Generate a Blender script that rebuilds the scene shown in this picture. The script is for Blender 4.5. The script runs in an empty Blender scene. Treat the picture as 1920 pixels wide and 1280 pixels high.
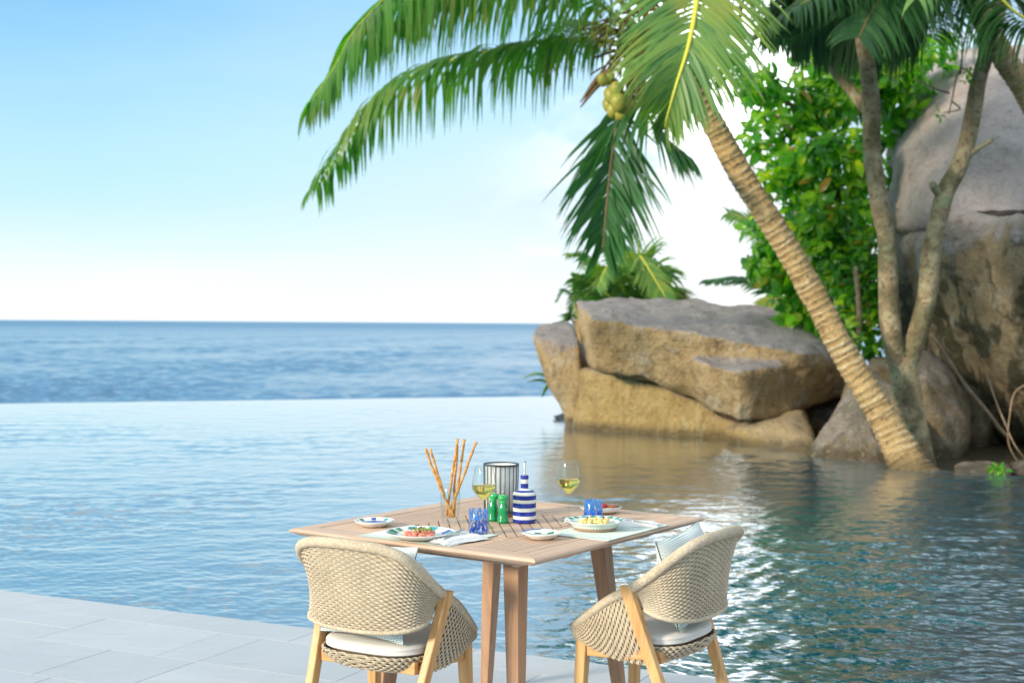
import bpy, bmesh, math, random
import numpy as np
from mathutils import Vector, Matrix, Quaternion, noise
S = bpy.context.scene
COL = S.collection
R = math.radians

# ------------------------------------------------------------------ camera
H = 1.47; F = 2520.0; HOR = 605.3; ROLL = 0.38
cd = bpy.data.cameras.new('camera'); cam = bpy.data.objects.new('camera', cd); COL.objects.link(cam)
S.camera = cam
PITCH = math.atan((640 - HOR) / F); r_ = R(ROLL)
fwd = Vector((0, math.cos(PITCH), -math.sin(PITCH))); up0 = Vector((0, math.sin(PITCH), math.cos(PITCH))); rt0 = Vector((1, 0, 0))
rt = rt0 * math.cos(r_) + up0 * math.sin(r_); up = up0 * math.cos(r_) - rt0 * math.sin(r_)
cam.matrix_world = Matrix(((rt.x, up.x, -fwd.x, 0), (rt.y, up.y, -fwd.y, 0), (rt.z, up.z, -fwd.z, H), (0, 0, 0, 1)))
cd.sensor_width = 36; cd.lens = F / 1920 * 36; cd.clip_start = .05; cd.clip_end = 60000
cd.dof.use_dof = True; cd.dof.focus_distance = 4.35; cd.dof.aperture_fstop = 4.0

def ray(px, py):
    x, y = px - 960, py - 640
    return rt * x + fwd * F - up * y
def at(px, py, z=0.0):
    d = ray(px, py); return Vector((0, 0, H)) + d * ((z - H) / d.z)
def pt(px, py, D):
    d = ray(px, py); return Vector((0, 0, H)) + d * (D / d.y)

# ------------------------------------------------------------------ light
SUN_AZ = R(234); SUN_EL = R(19)     # azimuth clockwise from +Y (camera direction): behind the camera, to its left
W = bpy.data.worlds.new('World'); S.world = W; W.use_nodes = True
nt = W.node_tree; N = nt.nodes; L = nt.links
bg = N['Background']; bg.inputs[1].default_value = 0.1
sky = N.new('ShaderNodeTexSky'); sky.sky_type = 'NISHITA'; sky.sun_disc = False
sky.sun_elevation = SUN_EL; sky.sun_rotation = SUN_AZ; sky.air_density = 1.0; sky.dust_density = .6; sky.ozone_density = 2.5
def mth(nt, op, a, b=None, c=None, clamp=False):
    n = nt.nodes.new('ShaderNodeMath'); n.operation = op; n.use_clamp = clamp
    for i, v in enumerate((a, b, c)):
        if v is None: continue
        if isinstance(v, (int, float)): n.inputs[i].default_value = v
        else: nt.links.new(v, n.inputs[i])
    return n.outputs[0]
def mixc(nt, f, a, b, mode='MIX'):
    n = nt.nodes.new('ShaderNodeMix'); n.data_type = 'RGBA'; n.blend_type = mode
    for s, v in ((n.inputs[0], f), (n.inputs[6], a), (n.inputs[7], b)):
        if isinstance(v, (int, float)): s.default_value = v
        elif isinstance(v, tuple): s.default_value = v if len(v) == 4 else v + (1,)
        else: nt.links.new(v, s)
    return n.outputs[2]
def ramp(nt, fac, stops, interp='LINEAR'):
    n = nt.nodes.new('ShaderNodeValToRGB'); n.color_ramp.interpolation = interp
    e = n.color_ramp.elements
    while len(e) < len(stops): e.new(.5)
    for k, (p, c) in enumerate(stops):
        e[k].position = p; e[k].color = (c, c, c, 1) if isinstance(c, (int, float)) else (tuple(c) + (1,))[:4]
    nt.links.new(fac, n.inputs[0]); return n.outputs[0]
def mapr(nt, v, a, b, c=0., d=1., smooth=True):
    n = nt.nodes.new('ShaderNodeMapRange'); n.interpolation_type = 'SMOOTHSTEP' if smooth else 'LINEAR'
    nt.links.new(v, n.inputs[0])
    for i, x in enumerate((a, b, c, d)): n.inputs[i + 1].default_value = x
    return n.outputs[0]
def noi(nt, vec, scale, detail=4, rough=.55, dist=0.):
    n = nt.nodes.new('ShaderNodeTexNoise'); n.inputs['Scale'].default_value = scale; n.inputs['Detail'].default_value = detail
    n.inputs['Roughness'].default_value = rough; n.inputs['Distortion'].default_value = dist
    if vec is not None: nt.links.new(vec, n.inputs['Vector'])
    return n.outputs[0]
tc = N.new('ShaderNodeTexCoord'); sep = N.new('ShaderNodeSeparateXYZ'); L.new(tc.outputs['Generated'], sep.inputs[0])
gx, gy, gz = sep.outputs
blue = mixc(nt, 1.0, sky.outputs[0], (.74, 1.55, 1.80), 'MULTIPLY')
# thin haze: white low down and towards the right, clear blue overhead and to the left
az = mapr(nt, gx, -.30, .26, 0., 1., False)
el = mapr(nt, gz, .02, .36, 1., 0., False)
hz = mth(nt, 'ADD', mth(nt, 'MULTIPLY', mth(nt, 'POWER', el, 1.6), 1.0), mth(nt, 'MULTIPLY', az, .45), clamp=True)
mp = N.new('ShaderNodeMapping'); mp.inputs['Scale'].default_value = (1, 1, 4.5); L.new(tc.outputs['Generated'], mp.inputs[0])
cl = noi(nt, mp.outputs[0], 3.2, 6, .55, .3)
hz2 = mth(nt, 'ADD', hz, mth(nt, 'MULTIPLY', mth(nt, 'SUBTRACT', cl, .5), .35), clamp=True)
c1 = mixc(nt, hz2, blue, mixc(nt, mapr(nt, gz, .0, .10), (8.0, 8.5, 8.7), (5.9, 7.3, 8.2)))
mp2 = N.new('ShaderNodeMapping'); mp2.inputs['Scale'].default_value = (1, 1, 2.2); mp2.inputs['Location'].default_value = (.3, .1, .37); L.new(tc.outputs['Generated'], mp2.inputs[0])
cn = noi(nt, mp2.outputs[0], 7, 7, .55, .2)
cm = mth(nt, 'MULTIPLY', mapr(nt, cn, .5, .62), mth(nt, 'MULTIPLY', mapr(nt, gx, -.05, .12), mapr(nt, gz, .30, .12)))
c2 = mixc(nt, mth(nt, 'MULTIPLY', cm, .55), c1, (11, 11, 10.8))
# bank of bright cloud low over the horizon, right of centre
bank = mth(nt, 'MULTIPLY', mapr(nt, gz, .10, .03), mapr(nt, gx, .03, .12))
c3 = mixc(nt, mth(nt, 'MULTIPLY', bank, .45), c2, (10.5, 10.3, 10.0))
# glare of the veiled sun in thin cloud behind the palm crown
vd = N.new('ShaderNodeVectorMath'); vd.operation = 'DOT_PRODUCT'; L.new(tc.outputs['Generated'], vd.inputs[0])
vd.inputs[1].default_value = Vector((.142, .96, .19)).normalized()
gl = mapr(nt, vd.outputs['Value'], math.cos(R(5.)), math.cos(R(.5)))
c4 = mixc(nt, 1.0, c3, mixc(nt, mth(nt, 'MULTIPLY', gl, 1.0), (0, 0, 0), (26, 25, 23)), 'ADD')
# unseen bright cloud veil above the frame, added to brighten the pool's reflections
veil = mth(nt, 'MULTIPLY', mapr(nt, gz, .24, .36), mapr(nt, cl, .25, .6, .45, 1.))
c4 = mixc(nt, veil, c4, (7.4, 8.3, 9.0))
L.new(c4, bg.inputs[0])
sd = bpy.data.lights.new('sun', 'SUN'); sun = bpy.data.objects.new('sun', sd); COL.objects.link(sun)
sd.energy = 3.5; sd.angle = R(9); sd.color = (1, .86, .67)
dirv = Vector((math.sin(SUN_AZ) * math.cos(SUN_EL), math.cos(SUN_AZ) * math.cos(SUN_EL), math.sin(SUN_EL)))
sun.rotation_euler = dirv.to_track_quat('Z', 'Y').to_euler(); sun.location = (0, 0, 20)
V = S.view_settings; V.view_transform = 'Standard'; V.look = 'None'; V.gamma = 1; V.exposure = 0.38; V.use_curve_mapping = False
S.render.engine = 'CYCLES'; S.cycles.use_denoising = True; S.cycles.max_bounces = 10; S.cycles.transparent_max_bounces = 12
S.cycles.transmission_bounces = 10; S.cycles.sample_clamp_indirect = 6; S.cycles.caustics_reflective = False; S.cycles.caustics_refractive = True

# ------------------------------------------------------------------ helpers
class MB:
    def __init__(s): s.v = []; s.f = []; s.m = []
    def add(s, vs, fs, mi=0):
        o = len(s.v); s.v += [tuple(v) for v in vs]; s.f += [tuple(i + o for i in f) for f in fs]; s.m += [mi] * len(fs); return s
    def box(s, c, d, mat=None, mi=0, taper=1.0):
        vs = []
        for z in (-1, 1):
            k = 1 if z < 0 else taper
            for x, y in ((-1, -1), (1, -1), (1, 1), (-1, 1)):
                v = Vector((x * d[0] / 2 * k, y * d[1] / 2 * k, z * d[2] / 2))
                vs.append((mat @ v if mat else v) + Vector(c))
        return s.add(vs, [(3, 2, 1, 0), (4, 5, 6, 7), (0, 1, 5, 4), (1, 2, 6, 5), (2, 3, 7, 6), (3, 0, 4, 7)], mi)
    def tube(s, pts, rad, n=8, cap=True, mi=0, flat=1.0):
        pts = [Vector(p) for p in pts]; rad = rad if hasattr(rad, '__len__') else [rad] * len(pts)
        vs = []; fs = []; ref = None
        for i, p in enumerate(pts):
            t = (pts[min(i + 1, len(pts) - 1)] - pts[max(i - 1, 0)]).normalized()
            if ref is None: ref = Vector((0, 0, 1)) if abs(t.z) < .9 else Vector((1, 0, 0))
            a = (ref - t * ref.dot(t)).normalized(); ref = a; b = t.cross(a)
            for k in range(n):
                w = 2 * math.pi * k / n; vs.append(p + (a * math.cos(w) * flat + b * math.sin(w)) * rad[i])
        for i in range(len(pts) - 1):
            for k in range(n):
                k2 = (k + 1) % n; fs.append((i * n + k, i * n + k2, (i + 1) * n + k2, (i + 1) * n + k))
        if cap: fs += [tuple(range(n))[::-1], tuple((len(pts) - 1) * n + k for k in range(n))]
        return s.add(vs, fs, mi)
    def lathe(s, prof, n=40, mis=None, c=(0, 0, 0), sx=1., sy=1.):
        vs = []; fs = []; mm = []
        for r, z in prof:
            for k in range(n):
                w = 2 * math.pi * k / n; vs.append((c[0] + r * sx * math.cos(w), c[1] + r * sy * math.sin(w), c[2] + z))
        for i in range(len(prof) - 1):
            for k in range(n):
                k2 = (k + 1) % n; fs.append((i * n + k, i * n + k2, (i + 1) * n + k2, (i + 1) * n + k)); mm.append(mis[i] if mis else 0)
        o = len(s.v); s.v += vs; s.f += [tuple(i + o for i in f) for f in fs]; s.m += mm; return s
    def grid(s, fn, nu, nv, mi=0, close=False):
        vs = [fn(i / (nu - 1), j / (nv - 1)) for j in range(nv) for i in range(nu)]
        return s.add(vs, [(j * nu + i, j * nu + i + 1, (j + 1) * nu + i + 1, (j + 1) * nu + i) for j in range(nv - 1) for i in range(nu - 1)], mi)
    def mesh(s, name, mats, smooth=True):
        me = bpy.data.meshes.new(name); me.from_pydata(s.v, [], s.f)
        mats = mats if isinstance(mats, (list, tuple)) else [mats]
        for m in mats: me.materials.append(m)
        if len(mats) > 1: me.polygons.foreach_set('material_index', s.m)
        if smooth: me.polygons.foreach_set('use_smooth', [True] * len(me.polygons))
        me.update(); return me
    def build(s, name, mats, parent=None, smooth=True, loc=None, rz=0, kind=None, bevel=0):
        o = bpy.data.objects.new(name, s.mesh(name, mats, smooth)); COL.objects.link(o)
        if parent: o.parent = parent
        if loc is not None: o.location = loc
        o.rotation_euler.z = rz
        if kind: o['kind'] = kind
        if bevel:
            b = o.modifiers.new('bevel', 'BEVEL'); b.width = bevel; b.segments = 2; b.limit_method = 'ANGLE'; b.angle_limit = R(35)
            if not smooth: pass
        return o
def tag(o, label=None, cat=None, group=None, kind=None):
    if label: o['label'] = label
    if cat: o['category'] = cat
    if group: o['group'] = group
    if kind: o['kind'] = kind
    return o
def thing(name, loc, label, cat, group=None, rz=0):
    o = bpy.data.objects.new(name, None); COL.objects.link(o); o.empty_display_size = .1
    o.location = loc; o.rotation_euler.z = rz; return tag(o, label, cat, group)
def link(name, me, parent=None, loc=None, rot=None, sc=None):
    o = bpy.data.objects.new(name, me); COL.objects.link(o)
    if parent: o.parent = parent
    if loc is not None: o.location = loc
    if rot is not None: o.rotation_euler = rot
    if sc is not None: o.scale = (sc,) * 3 if isinstance(sc, (int, float)) else sc
    return o
def copy_tree(o, parent=None):
    c = o.copy(); COL.objects.link(c); c.parent = parent
    for ch in list(o.children): copy_tree(ch, c)
    return c
def spline(P, n):
    """Catmull-Rom through P, n samples"""
    P = [Vector(p) for p in P]; out = []
    for k in range(n):
        t = k / (n - 1) * (len(P) - 1); i = min(int(t), len(P) - 2); f = t - i
        p0 = P[i - 1] if i > 0 else P[i] * 2 - P[i + 1]; p1, p2 = P[i], P[i + 1]
        p3 = P[i + 2] if i + 2 < len(P) else P[i + 1] * 2 - P[i]
        out.append(.5 * ((2 * p1) + (p2 - p0) * f + (2 * p0 - 5 * p1 + 4 * p2 - p3) * f * f + (3 * p1 - p0 - 3 * p2 + p3) * f ** 3))
    return out

# ------------------------------------------------------------------ materials
def mat(name, col=(.5, .5, .5), rough=.5, **kw):
    m = bpy.data.materials.new(name); m.use_nodes = True; b = m.node_tree.nodes['Principled BSDF']
    b.inputs['Base Color'].default_value = tuple(col) + (1,); b.inputs['Roughness'].default_value = rough
    for k, v in kw.items(): b.inputs[k].default_value = v
    return m
def oc(m, scale=(1, 1, 1), world=False):
    nt = m.node_tree
    if world:
        g = nt.nodes.new('ShaderNodeNewGeometry'); s = g.outputs['Position']
    else:
        t = nt.nodes.new('ShaderNodeTexCoord'); s = t.outputs['Object']
    mp = nt.nodes.new('ShaderNodeMapping'); mp.inputs['Scale'].default_value = scale; nt.links.new(s, mp.inputs[0]); return mp.outputs[0]
def bsdf(m): return m.node_tree.nodes['Principled BSDF']
def bump(m, h, dist, strength=1.0, normal=None):
    nt = m.node_tree; b = nt.nodes.new('ShaderNodeBump'); b.inputs['Distance'].default_value = dist; b.inputs['Strength'].default_value = strength
    nt.links.new(h, b.inputs['Height'])
    if normal: nt.links.new(normal, b.inputs['Normal'])
    nt.links.new(b.outputs[0], bsdf(m).inputs['Normal']); return b.outputs[0]
def setc(m, c): m.node_tree.links.new(c, bsdf(m).inputs['Base Color'])

def wood(name, c1, c2, scale, rough=.5, world=False):
    m = mat(name, c1, rough); nt = m.node_tree
    v = oc(m, scale, world); n1 = noi(nt, v, 1.0, 5, .6, .6)
    inf = nt.nodes.new('ShaderNodeObjectInfo')
    n2 = noi(nt, oc(m, tuple(a * .15 for a in scale), world), 1.0, 3)
    f = mth(nt, 'ADD', mapr(nt, n1, .35, .7, 0, .7), mth(nt, 'MULTIPLY', inf.outputs['Random'], .35))
    f = mth(nt, 'ADD', f, mapr(nt, n2, .4, .7, -.15, .25), clamp=True)
    setc(m, mixc(nt, f, c1, c2)); bump(m, n1, .0006); return m
# object coordinates: grain runs along the piece's local x (slats) or z (legs)
M_slat = wood('teak_weathered_x', (.68, .49, .36), (.48, .32, .22), (6, 110, 110), .55)
M_tleg = wood('teak_weathered_z', (.46, .27, .16), (.33, .175, .10), (60, 60, 4), .5)
M_cleg = wood('teak_golden_z', (.74, .45, .19), (.50, .26, .095), (55, 55, 4), .42)
M_crail = wood('teak_golden_x', (.70, .42, .18), (.48, .25, .09), (6, 60, 60), .42)

M_rope = mat('rope', (.60, .51, .37), .85); nt_ = M_rope.node_tree
n_ = noi(nt_, oc(M_rope, (1, 1, 1)), 140, 2); n2_ = noi(nt_, oc(M_rope), 7, 3)
setc(M_rope, mixc(nt_, mapr(nt_, mth(nt_, 'ADD', n_, mth(nt_, 'MULTIPLY', n2_, .5)), .5, 1.0), (.43, .355, .25), (.65, .55, .41))); bump(M_rope, noi(nt_, oc(M_rope), 600, 2), .0008)
M_ropein = mat('rope_core', (.20, .155, .10), .9)

def fabric(name, c, c2=None, sc=900):
    m = mat(name, c, .9); nt = m.node_tree; v = oc(m)
    w = nt.nodes.new('ShaderNodeTexWave'); w.inputs['Scale'].default_value = sc / 6; nt.links.new(v, w.inputs['Vector'])
    n = noi(nt, v, 9, 3); setc(m, mixc(nt, n, c, c2 or tuple(x * .88 for x in c))); bump(m, noi(nt, v, sc, 2), .0006); return m
M_pad = fabric('seat_pad_cloth', (.80, .76, .70)); M_napkin = fabric('napkin_cloth', (.84, .84, .82), None, 500)
M_tag = mat('tag_black', (.02, .022, .03), .6); M_tagw = mat('tag_print', (.7, .7, .7), .6)
M_pillow = mat('pillow_weave', (.7, .7, .65), .9); nt_ = M_pillow.node_tree
v_ = oc(M_pillow)
bk = nt_.nodes.new('ShaderNodeTexBrick'); bk.inputs['Scale'].default_value = 1; bk.inputs['Brick Width'].default_value = .011; bk.inputs['Row Height'].default_value = .0058
bk.inputs['Mortar Size'].default_value = .0013; bk.inputs['Color1'].default_value = (.82, .84, .80, 1); bk.inputs['Color2'].default_value = (.76, .80, .76, 1); bk.inputs['Mortar'].default_value = (.10, .26, .28, 1)
nt_.links.new(v_, bk.inputs[0]); setc(M_pillow, mixc(nt_, mapr(nt_, noi(nt_, v_, 6, 2), .4, .6), bk.outputs[0], mixc(nt_, .55, bk.outputs[0], (.80, .84, .82)))); bump(M_pillow, bk.outputs[1], .002, -1)

M_tile = mat('deck_tile', (.50, .52, .54), .42); nt_ = M_tile.node_tree; v_ = oc(M_tile, (1, 1, 1), True)
inf = nt_.nodes.new('ShaderNodeObjectInfo')
a_ = noi(nt_, v_, 1.6, 6, .62, .5); b_ = noi(nt_, oc(M_tile, (2, 9, 1), True), 2, 6, .65)
c_ = mixc(nt_, mapr(nt_, a_, .3, .7), (.46, .49, .52), (.53, .555, .575)); c_ = mixc(nt_, mapr(nt_, b_, .56, .72, 0, .35), c_, (.31, .33, .35))
c_ = mixc(nt_, mth(nt_, 'MULTIPLY', inf.outputs['Random'], .6), c_, (.41, .44, .475))
setc(M_tile, c_); bump(M_tile, noi(nt_, v_, 40, 5), .0012); nt_.links.new(mapr(nt_, b_, .3, .7, .34, .55), bsdf(M_tile).inputs['Roughness'])
M_grout = mat('grout', (.10, .09, .08), .9)

def thinglass(name, tint=(.97, .985, .98)):
    m = bpy.data.materials.new(name); m.use_nodes = True; nt = m.node_tree; nt.nodes.clear()
    o = nt.nodes.new('ShaderNodeOutputMaterial'); t = nt.nodes.new('ShaderNodeBsdfTransparent'); g = nt.nodes.new('ShaderNodeBsdfGlossy'); g.inputs['Roughness'].default_value = .01
    t.inputs[0].default_value = tint + (1,); lw = nt.nodes.new('ShaderNodeLayerWeight'); lw.inputs[0].default_value = .30
    f = mapr(nt, lw.outputs['Facing'], .25, 1., .05, .62); mx = nt.nodes.new('ShaderNodeMixShader'); nt.links.new(f, mx.inputs[0])
    nt.links.new(t.outputs[0], mx.inputs[1]); nt.links.new(g.outputs[0], mx.inputs[2]); nt.links.new(mx.outputs[0], o.inputs[0]); return m
M_glass = thinglass('clear_glass')
M_wine = mat('white_wine', (1., .76, .16), .0, IOR=1.33); bsdf(M_wine).inputs['Transmission Weight'].default_value = 1
M_wat = mat('drinking_water', (.93, .97, 1), .0, IOR=1.33); bsdf(M_wat).inputs['Transmission Weight'].default_value = 1
def speck(name, seed, c1, c2, lo, hi):
    m = thinglass(name); nt = m.node_tree; out = [n for n in nt.nodes if n.type == 'OUTPUT_MATERIAL'][0]; gl = out.inputs[0].links[0].from_socket
    v = oc(m, (1, 1, .30)); v.node.inputs['Location'].default_value = (seed, seed * .7, 0)
    n = noi(nt, v, 210, 1, .5, .6)
    z = nt.nodes.new('ShaderNodeTexCoord'); sp = nt.nodes.new('ShaderNodeSeparateXYZ'); nt.links.new(z.outputs['Object'], sp.inputs[0])
    f = mapr(nt, mth(nt, 'ADD', n, mapr(nt, sp.outputs[2], .0, .085, lo, hi, False)), .50, .55, 0, .9)
    b = nt.nodes.new('ShaderNodeBsdfPrincipled'); b.inputs['Roughness'].default_value = .08
    c = mixc(nt, mapr(nt, sp.outputs[2], .015, .06), c2, c1); nt.links.new(c, b.inputs['Base Color'])
    tl = nt.nodes.new('ShaderNodeBsdfTranslucent'); nt.links.new(c, tl.inputs[0]); m1 = nt.nodes.new('ShaderNodeMixShader'); m1.inputs[0].default_value = .5
    nt.links.new(b.outputs[0], m1.inputs[1]); nt.links.new(tl.outputs[0], m1.inputs[2]); mx = nt.nodes.new('ShaderNodeMixShader')
    nt.links.new(f, mx.inputs[0]); nt.links.new(gl, mx.inputs[1]); nt.links.new(m1.outputs[0], mx.inputs[2]); nt.links.new(mx.outputs[0], out.inputs[0]); return m
M_blue1 = speck('blue_speckled_glass', 1.3, (.05, .32, .90), (.015, .07, .75), -.05, -.025)
M_blue2 = speck('blue_streaked_glass', 5.1, (.05, .34, .90), (.01, .10, .85), .04, -.02)
M_cer = mat('white_ceramic', (.82, .82, .79), .12); M_cerfoot = mat('bisque_foot', (.45, .31, .22), .6)
M_cblue = mat('cobalt_glaze', (.015, .03, .30), .15); nt_ = M_cblue.node_tree
setc(M_cblue, mixc(nt_, mapr(nt_, noi(nt_, oc(M_cblue), 60, 5), .35, .7), (.01, .02, .24), (.03, .07, .42)))
M_cream = mat('cream_glaze', (.78, .78, .72), .12)
M_green = mat('green_lacquer', (.0, .27, .08), .18, **{'Coat Weight': .6}); nt_ = M_green.node_tree
M_greenl = mat('light_green_lacquer', (.02, .42, .12), .2, **{'Coat Weight': .6})
M_metal = mat('brushed_steel', (.62, .60, .56), .28, Metallic=1.0); M_cut = mat('cutlery_steel', (.75, .75, .76), .15, Metallic=1.0)
M_dark = mat('lantern_frame', (.035, .06, .065), .4); M_shade = mat('lantern_diffuser', (.80, .78, .74), .6)
M_bread = mat('breadstick_crust', (.62, .30, .06), .7); nt_ = M_bread.node_tree
nb = noi(nt_, oc(M_bread), 70, 4); setc(M_bread, mixc(nt_, mapr(nt_, nb, .35, .7), (.44, .17, .025), (.78, .42, .10))); bump(M_bread, nb, .002)
M_mat1 = mat('placemat_weave', (.5, .6, .58), .9); nt_ = M_mat1.node_tree; v_ = oc(M_mat1)
w_ = nt_.nodes.new('ShaderNodeTexWave'); w_.wave_type = 'BANDS'; w_.bands_direction = 'X'; w_.inputs['Scale'].default_value = 33; nt_.links.new(v_, w_.inputs[0])
setc(M_mat1, mixc(nt_, mapr(nt_, w_.outputs['Fac'], .3, .7), (.48, .58, .53), (.74, .80, .74))); bump(M_mat1, w_.outputs['Fac'], .001)

def leafmat(name, c1, c2, c3, trans=.45, rough=.4, sc=1.2):
    m = mat(name, c1, rough); nt = m.node_tree; b = bsdf(m); g = nt.nodes.new('ShaderNodeNewGeometry')
    v = oc(m, (1, 1, 1), True); n = noi(nt, v, sc, 3); rnd = g.outputs['Random Per Island']
    c = mixc(nt, rnd, c1, c2); c = mixc(nt, mapr(nt, rnd, .955, .965), c, (.34, .22, .04)) if trans >= .5 else c; c = mixc(nt, mapr(nt, n, .5, .75), c, c3); setc(m, c)
    tr = nt.nodes.new('ShaderNodeBsdfTranslucent'); nt.links.new(mixc(nt, 1., c, (1.6, 2.2, .5), 'MULTIPLY'), tr.inputs[0])
    mx = nt.nodes.new('ShaderNodeMixShader'); mx.inputs[0].default_value = trans
    out = nt.nodes['Material Output']; nt.links.new(b.outputs[0], mx.inputs[1]); nt.links.new(tr.outputs[0], mx.inputs[2]); nt.links.new(mx.outputs[0], out.inputs[0]); return m
M_frond = leafmat('palm_leaflet', (.055, .19, .03), (.13, .30, .04), (.32, .30, .07), .45)
M_frondy = leafmat('palm_leaflet_bright', (.10, .24, .07), (.24, .36, .08), (.33, .34, .06), .35)
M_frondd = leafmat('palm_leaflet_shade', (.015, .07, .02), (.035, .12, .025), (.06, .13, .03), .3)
M_frondt = leafmat('palm_leaflet_hanging', (.04, .14, .05), (.07, .20, .06), (.16, .22, .07), .35)
M_leaf = leafmat('broad_leaf', (.045, .22, .012), (.26, .50, .02), (.66, .68, .03), .55, .3, 3.2)
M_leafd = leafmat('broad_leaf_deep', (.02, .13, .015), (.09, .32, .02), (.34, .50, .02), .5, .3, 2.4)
M_rach = mat('frond_midrib', (.30, .30, .05), .5); M_rachy = mat('frond_midrib_yellow', (.62, .60, .06), .45); M_rachd = mat('frond_midrib_brown', (.20, .12, .05), .6)
M_fib = mat('palm_fibre', (.22, .12, .04), .85); M_coco = mat('coconut_husk', (.36, .34, .05), .45); nt_ = M_coco.node_tree
setc(M_coco, mixc(nt_, noi(nt_, oc(M_coco), 9, 3), (.22, .24, .04), (.50, .42, .05)))

def barkmat(name, a, b, c, ring=0., moss=0.):
    m = mat(name, a, .85); nt = m.node_tree; v = oc(m, (1, 1, 1), True)
    n1 = noi(nt, v, 5, 6, .65, .3); n2 = noi(nt, v, 22, 5, .6); n3 = noi(nt, v, 2.2, 4)
    col = mixc(nt, mapr(nt, n1, .38, .66), a, b); col = mixc(nt, mapr(nt, n2, .5, .68), col, c)
    h = mth(nt, 'ADD', n1, mth(nt, 'MULTIPLY', n2, .5))
    if moss:
        col = mixc(nt, mth(nt, 'MULTIPLY', mapr(nt, n3, .46, .58), moss), col, (.045, .05, .014))
        col = mixc(nt, mapr(nt, noi(nt, v, 3.3, 3), .58, .66, 0, .8), col, (.30, .31, .17))
    g = nt.nodes.new('ShaderNodeNewGeometry'); sp = nt.nodes.new('ShaderNodeSeparateXYZ'); nt.links.new(g.outputs['Position'], sp.inputs[0])
    col = mixc(nt, mapr(nt, mth(nt, 'ADD', sp.outputs[2], mth(nt, 'MULTIPLY', n1, .25)), .36, .14, 0, .75), col, (.07, .05, .022))      # wet, algae-stained foot
    setc(m, col); bump(m, h, .03 if ring else .04); return m
M_palmb = barkmat('palm_bark', (.34, .22, .09), (.52, .36, .16), (.18, .11, .05), 1)
M_bark = barkmat('lichen_bark', (.28, .20, .11), (.42, .35, .21), (.15, .10, .05), 0, .6)
M_dry = barkmat('dry_wood', (.24, .16, .10), (.34, .25, .16), (.20, .13, .08))

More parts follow.
